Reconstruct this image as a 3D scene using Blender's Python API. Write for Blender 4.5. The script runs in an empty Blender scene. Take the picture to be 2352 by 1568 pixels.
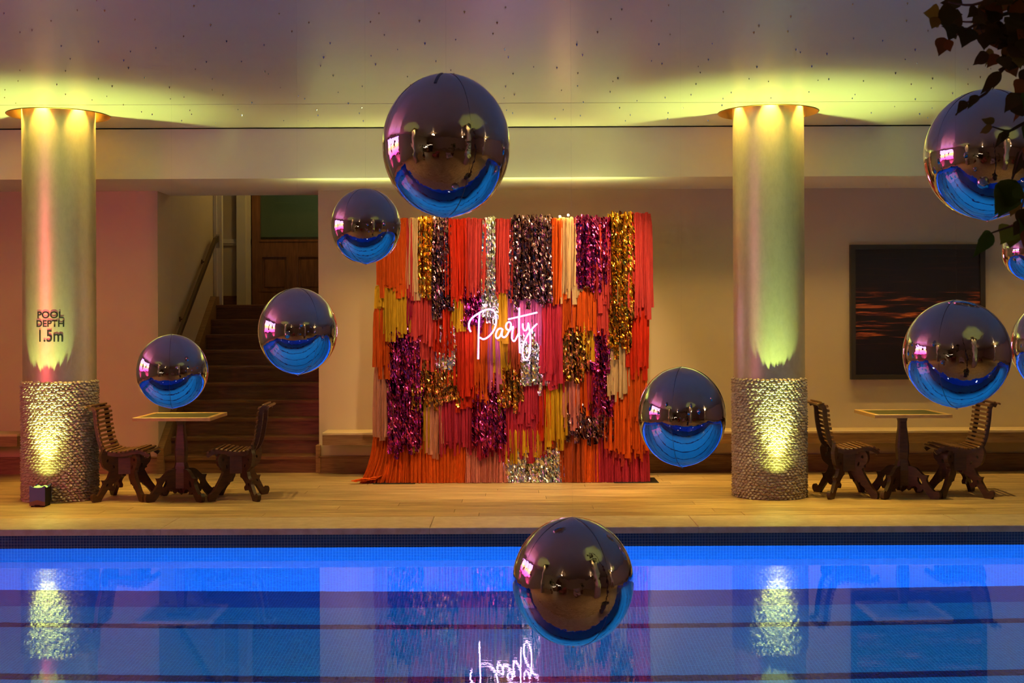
import bpy, math, random
from mathutils import Vector, Matrix
from mathutils.geometry import tessellate_polygon

R = math.radians
rng = random.Random(7)
sc = bpy.context.scene
C = sc.collection

# ------------------------------------------------------------------ camera
F_PX, PX0, PY0, CAM_H, ROLL = 2950.0, 1176.0, 740.0, 1.6, R(0.24)
cd = bpy.data.cameras.new('camera')
cam = bpy.data.objects.new('camera', cd)
C.objects.link(cam)
cam.location = (0, 0, CAM_H)
cam.rotation_euler = (R(90), ROLL, 0)
cd.sensor_width = 36.0
cd.lens = 36.0 * F_PX / 2352.0
cd.shift_y = -(784.0 - PY0) / 2352.0
cd.clip_start, cd.clip_end = 0.05, 200
cd.dof.use_dof = True
cd.dof.focus_distance = 11.8
cd.dof.aperture_fstop = 24.0
sc.camera = cam

# ------------------------------------------------------------------ view, world, render paths
sc.view_settings.view_transform = 'Standard'
sc.view_settings.look = 'None'
sc.view_settings.gamma = 1.0
sc.view_settings.use_curve_mapping = False
sc.view_settings.exposure = 0.0
sc.cycles.use_light_tree = True
sc.cycles.max_bounces = 6
sc.cycles.diffuse_bounces = 2
sc.cycles.glossy_bounces = 4
sc.cycles.transmission_bounces = 4
sc.cycles.use_adaptive_sampling = True
sc.cycles.adaptive_threshold = 0.10
sc.cycles.adaptive_min_samples = 16
sc.cycles.transparent_max_bounces = 12
sc.cycles.caustics_reflective = True
sc.cycles.caustics_refractive = True
sc.cycles.blur_glossy = 0.3
sc.cycles.sample_clamp_indirect = 12.0
sc.cycles.light_sampling_threshold = 0.03
sc.cycles.use_denoising = True

w = bpy.data.worlds.new('world')
sc.world = w
w.use_nodes = True
w.node_tree.nodes['Background'].inputs['Color'].default_value = (0.55, 0.5, 0.5, 1)
w.node_tree.nodes['Background'].inputs['Strength'].default_value = 0.02

# ------------------------------------------------------------------ room lamps
def lamp(name, kind, loc, energy, color, parent=None, target=None, size=0.05, spot=60, blend=0.5, size_y=None, spread=180):
    l = bpy.data.lights.new(name, kind)
    l.energy = energy
    l.color = color
    if kind == 'SPOT':
        l.spot_size = R(spot); l.spot_blend = blend; l.shadow_soft_size = size
    elif kind == 'POINT':
        l.shadow_soft_size = size
    elif kind == 'AREA':
        l.shape = 'RECTANGLE'; l.size = size; l.size_y = size_y or size; l.spread = R(spread)
    o = bpy.data.objects.new(name, l)
    C.objects.link(o)
    o.location = loc
    if target is not None:
        d = Vector(target) - Vector(loc)
        o.rotation_euler = d.to_track_quat('-Z', 'Y').to_euler()
    if parent:
        o.parent = parent
    return o

WARM = (1.0, 0.62, 0.22)
# linear wall washers tucked under the soffit
for i, (x0, x1, e) in enumerate(((-6.6, -4.0, 0.6), (-1.95, 1.5, 15), (1.5, 8.5, 20))):
    a = lamp('soffit_strip_lamp', 'AREA', ((x0 + x1) / 2, 13.12, 3.005), e, (1.0, 0.60, 0.16), size=x1 - x0, size_y=0.04, spread=58)
    a.rotation_euler = (R(9), 0, 0)
# spots without fixtures, added under the ceiling to light the streamers and their folds
lamp('backdrop_spot_lamp', 'SPOT', (1.3, 11.3, 3.47), 380, (1.0, 0.68, 0.36), target=(0.35, 12.8, 1.3), size=0.04, spot=72, blend=0.8)
lamp('backdrop_spot_lamp', 'SPOT', (-0.9, 11.2, 3.47), 190, (1.0, 0.68, 0.36), target=(-0.35, 12.8, 1.3), size=0.04, spot=72, blend=0.8)
for x, e in ((-2.75, 165), (0.1, 250), (3.8, 250)):
    lamp('deck_lamp', 'SPOT', (x, 11.15, 3.47), e, (1.0, 0.68, 0.20), target=(x, 11.25, 0), size=0.03, spot=92, blend=1)
# unseen lime strip without fixture, added to brighten the soffit and ceiling edge
a = lamp('lime_fill_lamp', 'AREA', (-0.4, 12.56, 2.72), 21, (0.82, 1.0, 0.28), size=3.2, size_y=0.03, spread=165)
a.rotation_euler = (R(180), 0, 0)
# unseen pink spot added to strengthen the screen's light on wall and chairs
lamp('magenta_fill_lamp', 'SPOT', (-6.6, 6.2, 1.9), 640, (1.0, 0.08, 0.11), target=(-4.75, 13.0, 1.1), size=0.45, spot=46, blend=0.9)
for y in (3.6, 6.9):  # unseen floor spots added to turn the wall round the screen pink
    lamp('screen_wall_fill_lamp', 'SPOT', (-6.35, y, 0.1), 170, (1.0, 0.07, 0.38), target=(-6.75, y, 3.2), size=0.05, spot=100, blend=0.9)
# unseen point lamps added over the terrace behind the camera as ambient fill
lamp('terrace_fill_lamp', 'POINT', (-2.5, -3.5, 3.2), 13, (1.0, 0.6, 0.28), size=0.12)
lamp('terrace_fill_lamp', 'POINT', (4.0, -3.5, 3.2), 13, (1.0, 0.6, 0.28), size=0.12)
lamp('terrace_fill_lamp', 'POINT', (8.5, 1.0, 3.2), 18, (1.0, 0.66, 0.32), size=0.12)
lamp('stair_lamp', 'POINT', (-2.6, 16.2, 3.9), 13, (1.0, 0.70, 0.22), size=0.15)
lamp('vestibule_lamp', 'POINT', (-2.4, 18.3, 3.9), 4.5, (0.8, 1.0, 0.62), size=0.15)

# ------------------------------------------------------------------ helpers
def P(x, y, d):
    """a point of the place from a direction (pixel of the 2352x1568 frame) and its own distance d"""
    u, v = x - PX0, y - PY0
    u, v = u - v * ROLL, v + u * ROLL
    return Vector((u / F_PX * d, d, CAM_H - v / F_PX * d))

def tag(o, label=None, cat=None, group=None, kind=None):
    if label: o['label'] = label
    if cat: o['category'] = cat
    if group: o['group'] = group
    if kind: o['kind'] = kind
    return o

def empty(name, loc=(0, 0, 0), rz=0, parent=None):
    o = bpy.data.objects.new(name, None)
    C.objects.link(o)
    o.empty_display_size = 0.1
    o.location = loc
    o.rotation_euler = (0, 0, rz)
    if parent: o.parent = parent
    return o

def link(name, me, mat=None, parent=None, loc=(0, 0, 0), rot=(0, 0, 0), scale=(1, 1, 1)):
    o = bpy.data.objects.new(name, me)
    C.objects.link(o)
    if mat is not None and not me.materials:
        me.materials.append(mat)
    if parent: o.parent = parent
    o.location = loc; o.rotation_euler = rot; o.scale = scale
    return o

class MB:
    def __init__(s): s.v = []; s.f = []
    def add(s, v, f):
        n = len(s.v)
        s.v += [tuple(p) for p in v]
        s.f += [tuple(i + n for i in q) for q in f]
        return s
    def box(s, x0, x1, y0, y1, z0, z1):
        v = [(x0, y0, z0), (x1, y0, z0), (x1, y1, z0), (x0, y1, z0), (x0, y0, z1), (x1, y0, z1), (x1, y1, z1), (x0, y1, z1)]
        return s.add(v, [(3, 2, 1, 0), (4, 5, 6, 7), (0, 1, 5, 4), (1, 2, 6, 5), (2, 3, 7, 6), (3, 0, 4, 7)])
    def bbox(s, x0, x1, y0, y1, z0, z1, b=0.004):
        """box with chamfered top edges"""
        v = []
        for (i, z) in ((0, z0), (0, z1 - b), (b, z1)):
            v += [(x0 + i, y0 + i, z), (x1 - i, y0 + i, z), (x1 - i, y1 - i, z), (x0 + i, y1 - i, z)]
        f = [(3, 2, 1, 0), (8, 9, 10, 11)]
        for k in (0, 4):
            for i in range(4):
                j = (i + 1) % 4
                f.append((k + i, k + j, k + j + 4, k + i + 4))
        return s.add(v, f)
    def lathe(s, prof, n=24, cx=0, cy=0, a0=0.0, a1=2 * math.pi, cap=True):
        full = abs(a1 - a0 - 2 * math.pi) < 1e-6
        m = n if full else n + 1
        v, f = [], []
        for (r, z) in prof:
            for i in range(m):
                a = a0 + (a1 - a0) * i / n
                v.append((cx + r * math.cos(a), cy + r * math.sin(a), z))
        for k in range(len(prof) - 1):
            for i in range(n):
                j = (i + 1) % m
                f.append((k * m + i, k * m + j, (k + 1) * m + j, (k + 1) * m + i))
        if cap and full:
            if prof[0][0] > 1e-6: f.append(tuple(range(m - 1, -1, -1)))
            if prof[-1][0] > 1e-6: f.append(tuple((len(prof) - 1) * m + i for i in range(m)))
        return s.add(v, f)
    def tube(s, pts, rad, n=6, closed=False, cap=True):
        pts = [Vector(p) for p in pts]
        m = len(pts)
        rads = rad if isinstance(rad, (list, tuple)) else [rad] * m
        v, f = [], []
        up = None
        for i, p in enumerate(pts):
            a = pts[(i - 1) % m] if (i > 0 or closed) else p
            b = pts[(i + 1) % m] if (i < m - 1 or closed) else p
            t = (b - a)
            t = t.normalized() if t.length > 1e-9 else Vector((0, 0, 1))
            if up is None:
                up = t.orthogonal().normalized()
            else:
                up = (up - t * up.dot(t))
                up = up.normalized() if up.length > 1e-6 else t.orthogonal().normalized()
            side = t.cross(up)
            for k in range(n):
                an = 2 * math.pi * k / n
                v.append(p + (up * math.cos(an) + side * math.sin(an)) * rads[i])
        for i in range(m if closed else m - 1):
            i2 = (i + 1) % m
            for k in range(n):
                k2 = (k + 1) % n
                f.append((i * n + k, i * n + k2, i2 * n + k2, i2 * n + k))
        if cap and not closed:
            f.append(tuple(range(n - 1, -1, -1)))
            f.append(tuple((m - 1) * n + k for k in range(n)))
        return s.add(v, f)
    def prism(s, outer, holes=(), t=0.02, frame=None):
        """outline in (a, b) extruded by t; frame maps (a, b, c) to a point"""
        frame = frame or (lambda a, b, c: (a, c, b))
        loops = [list(outer)] + [list(h) for h in holes]
        tris = tessellate_polygon([[Vector((a, b, 0)) for a, b in lp] for lp in loops])
        flat = [p for lp in loops for p in lp]
        n = len(flat)
        v = [frame(a, b, -t / 2) for a, b in flat] + [frame(a, b, t / 2) for a, b in flat]
        f = [tuple(q) for q in tris] + [tuple(i + n for i in reversed(q)) for q in tris]
        k = 0
        for lp in loops:
            m = len(lp)
            for i in range(m):
                j = (i + 1) % m
                f.append((k + i, k + j, k + j + n, k + i + n))
            k += m
        return s.add(v, f)
    def mesh(s, name, smooth=False, angle=None):
        me = bpy.data.meshes.new(name)
        me.from_pydata(s.v, [], s.f)
        me.validate()
        import bmesh
        bm = bmesh.new(); bm.from_mesh(me)
        bmesh.ops.recalc_face_normals(bm, faces=bm.faces)
        bm.to_mesh(me); bm.free()
        if smooth:
            me.polygons.foreach_set('use_smooth', [True] * len(me.polygons))
            if angle:
                me.set_sharp_from_angle(angle=R(angle))
        me.update()
        return me
    def build(s, name, mat, parent=None, smooth=False, angle=None, loc=(0, 0, 0), rot=(0, 0, 0)):
        return link(name, s.mesh(name, smooth, angle), mat, parent, loc, rot)

def smooth_loop(pts, n=3, sharp=()):
    """closed Catmull-Rom through pts; indices in sharp stay corners"""
    out = []
    m = len(pts)
    for i in range(m):
        p0, p1, p2, p3 = (Vector(pts[(i + k) % m]) for k in (-1, 0, 1, 2))
        if i in sharp: p0 = p1
        if (i + 1) % m in sharp: p3 = p2
        for k in range(n):
            t = k / n
            q = 0.5 * ((2 * p1) + (-p0 + p2) * t + (2 * p0 - 5 * p1 + 4 * p2 - p3) * t * t + (-p0 + 3 * p1 - 3 * p2 + p3) * t ** 3)
            out.append((q.x, q.y))
    return out

def smooth_line(pts, n=5):
    out = []
    m = len(pts)
    pts = [Vector(p) for p in pts]
    for i in range(m - 1):
        p0 = pts[max(i - 1, 0)]; p1 = pts[i]; p2 = pts[i + 1]; p3 = pts[min(i + 2, m - 1)]
        for k in range(n):
            t = k / n
            out.append(0.5 * ((2 * p1) + (-p0 + p2) * t + (2 * p0 - 5 * p1 + 4 * p2 - p3) * t * t + (-p0 + 3 * p1 - 3 * p2 + p3) * t ** 3))
    out.append(pts[-1])
    return out

def circ(cx, cy, r, n=10, sx=1.0, rot=0.0):
    o = []
    for i in range(n):
        a = 2 * math.pi * i / n
        x, y = r * sx * math.cos(a), r * math.sin(a)
        o.append((cx + x * math.cos(rot) - y * math.sin(rot), cy + x * math.sin(rot) + y * math.cos(rot)))
    return o

# ------------------------------------------------------------------ materials
def srgb(r, g, b):
    f = lambda c: (c / 255 / 12.92) if c / 255 <= 0.04045 else ((c / 255 + 0.055) / 1.055) ** 2.4
    return (f(r), f(g), f(b))

def principled(name, color, rough=0.6, metal=0.0, **kw):
    m = bpy.data.materials.new(name)
    m.use_nodes = True
    b = m.node_tree.nodes['Principled BSDF']
    b.inputs['Base Color'].default_value = (*color, 1)
    b.inputs['Roughness'].default_value = rough
    b.inputs['Metallic'].default_value = metal
    for k, v in kw.items():
        b.inputs[k.replace('_', ' ')].default_value = v
    return m

class NT:
    """tiny node helper"""
    def __init__(s, m): s.m = m; s.t = m.node_tree; s.b = s.t.nodes['Principled BSDF']
    def n(s, typ, **kw):
        o = s.t.nodes.new(typ)
        for k, v in kw.items():
            if k.startswith('i_'): o.inputs[k[2:].replace('_', ' ')].default_value = v
            else: setattr(o, k, v)
        return o
    def l(s, a, b): s.t.links.new(a, b)
    def coords(s, scale=(1, 1, 1), kind='Object', rot=(0, 0, 0)):
        if kind == 'Position':
            c = s.n('ShaderNodeNewGeometry').outputs['Position']
        else:
            c = s.n('ShaderNodeTexCoord').outputs[kind]
        mp = s.n('ShaderNodeMapping')
        mp.inputs['Scale'].default_value = scale
        mp.inputs['Rotation'].default_value = rot
        s.l(c, mp.inputs['Vector'])
        return mp.outputs['Vector']
    def noise(s, vec, scale=5, detail=3, rough=0.5, dist=0.0):
        o = s.n('ShaderNodeTexNoise', i_Scale=scale, i_Detail=detail, i_Roughness=rough, i_Distortion=dist)
        s.l(vec, o.inputs['Vector'])
        return o.outputs['Fac']
    def ramp(s, fac, stops):
        o = s.n('ShaderNodeValToRGB')
        e = o.color_ramp.elements
        while len(e) < len(stops): e.new(0.5)
        for x, (p, c) in zip(e, stops):
            x.position = p; x.color = (*c, 1)
        s.l(fac, o.inputs['Fac'])
        return o.outputs['Color']
    def base(s, out): s.l(out, s.b.inputs['Base Color'])
    def bump(s, fac, strength=0.2, dist=0.01, target=None):
        o = s.n('ShaderNodeBump', i_Strength=strength, i_Distance=dist)
        s.l(fac, o.inputs['Height'])
        s.l(o.outputs['Normal'], (target or s.b).inputs['Normal'])
        return o
    def vary(s, col_out, amount=0.15):
        """value shift per object"""
        oi = s.n('ShaderNodeObjectInfo')
        mr = s.n('ShaderNodeMapRange')
        mr.inputs['To Min'].default_value = 1 - amount
        mr.inputs['To Max'].default_value = 1 + amount
        s.l(oi.outputs['Random'], mr.inputs['Value'])
        hsv = s.n('ShaderNodeHueSaturation')
        s.l(mr.outputs['Result'], hsv.inputs['Value'])
        s.l(col_out, hsv.inputs['Color'])
        return hsv.outputs['Color']

def wood(name, c0, c1, rough=0.45, scale=(1, 14, 14), vary=0.12, bump=0.15, kind='Object', nscale=3.0):
    m = principled(name, c0, rough)
    t = NT(m)
    v = t.coords(scale, kind)
    f = t.noise(v, nscale, 6, 0.6, 0.4)
    c = t.ramp(f, [(0.3, c0), (0.7, c1)])
    t.base(t.vary(c, vary))
    t.bump(f, bump, 0.004)
    return m

def plaster(name, c, rough=0.7, bump=0.08):
    m = principled(name, c, rough)
    t = NT(m)
    v = t.coords((1, 1, 1), 'Position')
    f = t.noise(v, 1.3, 4)
    t.base(t.ramp(f, [(0.3, tuple(k * 0.93 for k in c)), (0.7, c)]))
    t.bump(t.noise(v, 160, 2), bump, 0.003)
    return m

M = {}
M['wall'] = plaster('wall_paint', (0.60, 0.49, 0.32))
M['bulkhead'] = plaster('bulkhead_paint', (0.70, 0.62, 0.52), 0.6)
M['white_trim'] = principled('white_trim_paint', (0.72, 0.66, 0.5), 0.5)
# satin stretched ceiling
m = principled('satin_ceiling', (0.58, 0.49, 0.37), 0.34, 0.0, IOR=1.75)
t = NT(m); v = t.coords((1, 1, 1), 'Position')
t.base(t.ramp(t.noise(v, 0.7, 3), [(0.3, (0.55, 0.465, 0.345)), (0.7, (0.61, 0.515, 0.39))]))
t.bump(t.noise(v, 2.2, 2), 0.05, 0.02)
M['ceiling'] = m
M['deck'] = wood('pale_deck_boards', (0.22, 0.125, 0.042), (0.66, 0.46, 0.21), 0.42, (0.8, 13, 13), 0.14, 0.12, 'Position', 2.0)
M['deck_base'] = principled('deck_joint', (0.10, 0.06, 0.03), 0.8)
# coping stone
m = principled('coping_limestone', (0.5, 0.37, 0.22), 0.5)
t = NT(m); v = t.coords((1, 1, 1), 'Position')
f = t.noise(v, 9, 6, 0.65)
t.base(t.vary(t.ramp(f, [(0.3, (0.42, 0.29, 0.16)), (0.7, (0.60, 0.46, 0.29))]), 0.08))
t.bump(t.noise(v, 90, 3), 0.15, 0.003)
M['coping'] = m
M['stair_wood'] = wood('dark_stair_oak', (0.10, 0.035, 0.014), (0.24, 0.095, 0.035), 0.5, (1.2, 12, 12), 0.1, 0.15, 'Position')
M['bench_wood'] = wood('bench_oak', (0.17, 0.085, 0.03), (0.33, 0.18, 0.065), 0.5, (1.5, 16, 16), 0.05, 0.12, 'Position')
M['bench_top'] = wood('pale_bench_board', (0.50, 0.36, 0.18), (0.68, 0.52, 0.30), 0.45, (1.5, 16, 16), 0.04, 0.1, 'Position')
M['door_wood'] = wood('brown_door_oak', (0.15, 0.06, 0.02), (0.28, 0.12, 0.04), 0.4, (10, 10, 1.2), 0.06, 0.1, 'Position')
M['chair_wood'] = wood('carved_brown_teak', (0.038, 0.013, 0.005), (0.095, 0.036, 0.013), 0.42, (3, 20, 20), 0.14, 0.2)
M['slat_wood'] = wood('slat_teak', (0.085, 0.034, 0.011), (0.20, 0.088, 0.03), 0.38, (20, 3, 20), 0.2, 0.2)
M['table_edge'] = wood('table_edge_teak', (0.42, 0.23, 0.08), (0.58, 0.36, 0.14), 0.35, (4, 18, 18), 0.06, 0.15)
m = principled('table_inlay', (0.16, 0.15, 0.07), 0.35)
t = NT(m); v = t.coords((3, 26, 10))
f = t.noise(v, 6, 5, 0.7)
t.base(t.ramp(f, [(0.35, (0.045, 0.045, 0.02)), (0.7, (0.14, 0.13, 0.06))]))
M['inlay'] = m
M['brass'] = principled('brushed_brass', (0.80, 0.50, 0.16), 0.28, 1.0)
M['black_metal'] = principled('black_metal', (0.012, 0.011, 0.011), 0.4, 0.6)
M['bronze'] = principled('dull_bronze_rail', (0.16, 0.11, 0.06), 0.4, 0.7)
M['steel'] = principled('brushed_steel', (0.5, 0.48, 0.44), 0.3, 1.0)
# satin column
m = principled('satin_column_metal', (0.52, 0.46, 0.34), 0.44, 0.72)
t = NT(m); v = t.coords((1, 1, 0.5))
f = t.noise(v, 26, 5, 0.7)
t.base(t.ramp(f, [(0.25, (0.55, 0.485, 0.32)), (0.6, (0.63, 0.56, 0.38))]))
M['column'] = m
m = principled('cast_bronze_scales', (0.40, 0.32, 0.24), 0.38, 0.25)
t = NT(m); v = t.coords((1, 1, 1))
t.bump(t.noise(v, 60, 3), 0.25, 0.006)
M['scales'] = m
M['lettering'] = principled('black_lettering', (0.008, 0.008, 0.010), 0.5)

def tiles(name, c, mortar, axes, size=0.0235, rough=0.25):
    m = principled(name, c, rough)
    t = NT(m)
    g = t.n('ShaderNodeNewGeometry').outputs['Position']
    sep = t.n('ShaderNodeSeparateXYZ'); t.l(g, sep.inputs[0])
    com = t.n('ShaderNodeCombineXYZ')
    t.l(sep.outputs[axes[0]], com.inputs[0]); t.l(sep.outputs[axes[1]], com.inputs[1])
    b = t.n('ShaderNodeTexBrick', i_Scale=1.0, i_Mortar_Size=0.0016, i_Mortar_Smooth=0.2, i_Bias=0.0, i_Brick_Width=size, i_Row_Height=size)
    b.offset = 0.0; b.squash = 1.0
    t.l(com.outputs[0], b.inputs['Vector'])
    b.inputs['Color1'].default_value = (*c, 1)
    b.inputs['Color2'].default_value = (*tuple(k * 0.8 for k in c), 1)
    b.inputs['Mortar'].default_value = (*mortar, 1)
    t.base(b.outputs['Color'])
    return m
M['tile_wall'] = tiles('blue_wall_mosaic', (0.002, 0.115, 0.72), (0.02, 0.25, 0.85), (0, 2))
M['tile_side'] = tiles('blue_side_mosaic', (0.002, 0.115, 0.72), (0.02, 0.25, 0.85), (1, 2))
M['tile_band'] = tiles('navy_band_mosaic', (0.006, 0.022, 0.085), (0.16, 0.16, 0.19), (0, 2))
M['tile_floor'] = tiles('blue_floor_mosaic', (0.003, 0.130, 0.33), (0.03, 0.26, 0.46), (0, 1))
M['tile_edge'] = tiles('deep_blue_edge_mosaic', (0.002, 0.045, 0.24), (0.02, 0.11, 0.33), (0, 1))
M['tile_line'] = tiles('lane_line_mosaic', (0.004, 0.006, 0.05), (0.02, 0.02, 0.09), (0, 1))

# water
m = bpy.data.materials.new('pool_water'); m.use_nodes = True
nt = m.node_tree; nt.nodes.remove(nt.nodes['Principled BSDF'])
gl = nt.nodes.new('ShaderNodeBsdfGlass'); gl.inputs['IOR'].default_value = 1.333; gl.inputs['Roughness'].default_value = 0.0
gl.inputs['Color'].default_value = (0.93, 0.98, 1.0, 1)
nt.links.new(gl.outputs[0], nt.nodes['Material Output'].inputs['Surface'])
g = nt.nodes.new('ShaderNodeNewGeometry')
mp = nt.nodes.new('ShaderNodeMapping'); mp.inputs['Scale'].default_value = (1.0, 2.2, 1.0)
nt.links.new(g.outputs['Position'], mp.inputs['Vector'])
n1 = nt.nodes.new('ShaderNodeTexNoise'); n1.inputs['Scale'].default_value = 13.0; n1.inputs['Detail'].default_value = 3.0
n1.inputs['Distortion'].default_value = 0.4
nt.links.new(mp.outputs[0], n1.inputs['Vector'])
bp = nt.nodes.new('ShaderNodeBump'); bp.inputs['Strength'].default_value = 1.0; bp.inputs['Distance'].default_value = 0.00011
nt.links.new(n1.outputs['Fac'], bp.inputs['Height'])
nt.links.new(bp.outputs[0], gl.inputs['Normal'])
M['water'] = m

def clear_pane(name, tint, refl=0.25, rough=0.02):
    m = bpy.data.materials.new(name); m.use_nodes = True
    nt = m.node_tree; nt.nodes.remove(nt.nodes['Principled BSDF'])
    tr = nt.nodes.new('ShaderNodeBsdfTransparent'); tr.inputs[0].default_value = (*tint, 1)
    gs = nt.nodes.new('ShaderNodeBsdfGlossy'); gs.inputs['Roughness'].default_value = rough
    lw = nt.nodes.new('ShaderNodeLayerWeight'); lw.inputs['Blend'].default_value = refl
    mx = nt.nodes.new('ShaderNodeMixShader')
    nt.links.new(lw.outputs['Fresnel'], mx.inputs[0]); nt.links.new(tr.outputs[0], mx.inputs[1]); nt.links.new(gs.outputs[0], mx.inputs[2])
    nt.links.new(mx.outputs[0], nt.nodes['Material Output'].inputs['Surface'])
    return m
M['glass'] = clear_pane('door_glass', (0.75, 0.85, 0.75), 0.35)
M['acrylic'] = clear_pane('clear_acrylic', (0.97, 0.97, 0.98), 0.12)
M['nylon'] = clear_pane('nylon_thread', (0.7, 0.7, 0.7), 0.3, 0.3)

def emitter(name, color, strength):
    m = bpy.data.materials.new(name); m.use_nodes = True
    nt = m.node_tree; nt.nodes.remove(nt.nodes['Principled BSDF'])
    e = nt.nodes.new('ShaderNodeEmission'); e.inputs[0].default_value = (*color, 1); e.inputs[1].default_value = strength
    nt.links.new(e.outputs[0], nt.nodes['Material Output'].inputs['Surface'])
    return m
M['neon'] = emitter('white_violet_neon', (1.0, 0.60, 1.0), 26)
m = bpy.data.materials.new('neon_halo'); m.use_nodes = True  # faint glowing shell in place of the bloom round the tubes
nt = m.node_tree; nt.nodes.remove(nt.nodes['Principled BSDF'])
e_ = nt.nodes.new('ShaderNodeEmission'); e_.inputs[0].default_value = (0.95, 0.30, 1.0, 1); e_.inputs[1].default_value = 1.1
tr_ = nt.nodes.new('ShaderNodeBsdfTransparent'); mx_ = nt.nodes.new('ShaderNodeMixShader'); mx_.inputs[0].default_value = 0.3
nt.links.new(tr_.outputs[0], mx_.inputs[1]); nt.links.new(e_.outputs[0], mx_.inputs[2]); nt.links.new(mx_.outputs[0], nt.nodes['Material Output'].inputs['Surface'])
M['halo'] = m
M['bulb'] = emitter('warm_bulb', (1.0, 0.52, 0.2), 320)
M['lens_white'] = emitter('pool_lens', (0.75, 0.92, 1.0), 30)
M['lens_warm'] = emitter('downlight_lens', (1.0, 0.72, 0.3), 30)
M['lens_green'] = emitter('green_lens', (0.55, 1.0, 0.12), 1.6)
M['bar_glow'] = emitter('bar_shelf_glow', (1.0, 0.82, 0.52), 7)

# ------------------------------------------------------------------ dimensions of the place
CEIL, SOFF, WALL_Y, BULK_Y, POOL_FAR, POOL_NEAR, WATER = 3.52, 3.02, 13.75, 12.6, 10.05, 2.35, -0.153
XL, XR, YB = -6.8, 12.0, -9.0
PXL, PXR, PFLOOR = -6.0, 9.5, -1.70
COLS = [(-4.156, 11.8), (2.36, 11.8)]
STAIR_L, STAIR_R = -3.79, -2.07

# ------------------------------------------------------------------ far deck: boards
root = MB().box(XL, XR, 10.6, WALL_Y, -0.25, -0.012).build('floor', M['deck_base'])
tag(root, 'pale timber deck along the far side of the pool', kind='structure')
y, row = 10.605, 0
while y < WALL_Y - 0.02:
    y1 = min(y + 0.205, WALL_Y)
    x = -6.8 + rng.uniform(-1.6, 0)
    while x < 7.6:
        L = rng.choice((1.8, 2.2, 2.6, 3.0))
        x0, x1 = max(x, XL), min(x + L, 7.8)
        if x1 - x0 > 0.1:
            dz = rng.uniform(0, 0.0012)
            MB().bbox(x0 + 0.0015, x1 - 0.0015, y + 0.0018, y1 - 0.0018, -0.012, dz, 0.0015).build('plank', M['deck'], root)
        x += L
    y = y1; row += 1

# coping stones along the far pool edge
cop = empty('trim_1'); tag(cop, 'pale stone coping along the far pool edge', kind='structure')
x = -6.95
while x < 8.5:
    MB().bbox(x + 0.0015, x + 2.1 - 0.0015, POOL_FAR - 0.03, 10.595, -0.05, 0.001, 0.004).build('coping_stone', M['coping'], cop)
    x += 2.1

# ------------------------------------------------------------------ pool
po = MB().box(PXL, PXR, POOL_FAR, POOL_FAR + 0.3, PFLOOR, -0.15).build('wall_pool_far', M['tile_wall'])
tag(po, 'bright blue mosaic pool wall under the far deck', kind='structure')
MB().box(PXL, PXR, POOL_FAR - 0.004, POOL_FAR + 0.3, -0.16, -0.05).build('waterline_band', M['tile_band'], po)['label'] = 'navy mosaic waterline band'
tag(MB().box(PXL, PXR, POOL_NEAR - 0.3, POOL_NEAR, PFLOOR, -0.05).build('wall_pool_near', M['tile_wall']), 'blue mosaic pool wall under the near terrace', kind='structure')
tag(MB().box(PXL - 0.3, PXL, POOL_NEAR - 0.3, POOL_FAR + 0.3, PFLOOR, -0.05).build('wall_pool_left', M['tile_side']), 'blue mosaic end wall below the screen', kind='structure')
tag(MB().box(PXR, PXR + 0.3, POOL_NEAR - 0.3, POOL_FAR + 0.3, PFLOOR, -0.05).build('wall_pool_right', M['tile_side']), 'blue mosaic end wall at the pool far right', kind='structure')
pf = MB().box(PXL, PXR, POOL_NEAR, POOL_FAR, PFLOOR - 0.2, PFLOOR).build('floor_pool', M['tile_floor'])
tag(pf, 'blue mosaic pool floor', kind='structure')
for yl in (9.05, 7.92, 6.8, 5.65, 4.5, 3.38):
    MB().box(PXL, PXR, yl - 0.055, yl + 0.055, PFLOOR, PFLOOR + 0.003).build('lane_line', M['tile_line'], pf)
MB().box(PXL, PXR, 9.56, POOL_FAR, PFLOOR, PFLOOR + 0.004).build('far_floor_strip', M['tile_edge'], pf)  # darker strip of pool floor along the far wall
wme = bpy.data.meshes.new('pool_water')
wme.from_pydata([(PXL, POOL_NEAR, WATER), (PXR, POOL_NEAR, WATER), (PXR, POOL_FAR, WATER), (PXL, POOL_FAR, WATER)], [], [(0, 1, 2, 3)])
wat = link('pool_water', wme, M['water'])
tag(wat, 'calm clear pool water mirroring the columns and streamers', 'water', kind='stuff')
# underwater lights in the near wall
for i, x in enumerate((-4.6, -2.3, 0.0, 2.3, 4.6, 6.9)):
    pl = empty('pool_light', (x, POOL_NEAR, -0.62))
    tag(pl, 'small round underwater light in the near pool wall, ' + ['nearest the screen', 'second from the screen', 'third from the screen', 'fourth from the screen', 'fifth from the screen', 'farthest from the screen'][i], 'light', 'underwater lights along the near pool wall')
    link('housing_ring', MB().lathe([(0.075, 0), (0.075, 0.02), (0.058, 0.026), (0.058, 0.0)], 16, cap=False).mesh('housing_ring', True, 40), M['steel'], pl, rot=(R(-90), 0, 0))
    link('lens', MB().lathe([(0.057, 0.0), (0.052, 0.012), (0.0001, 0.016)], 12).mesh('lens', True), M['lens_white'], pl, rot=(R(-90), 0, 0))

lamp('pool_lamp', 'AREA', (1.4, POOL_NEAR + 0.04, -0.55), 400, (0.55, 0.82, 1.0), size=13.5, size_y=0.06, spread=76).rotation_euler = (R(82), 0, 0)

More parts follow.
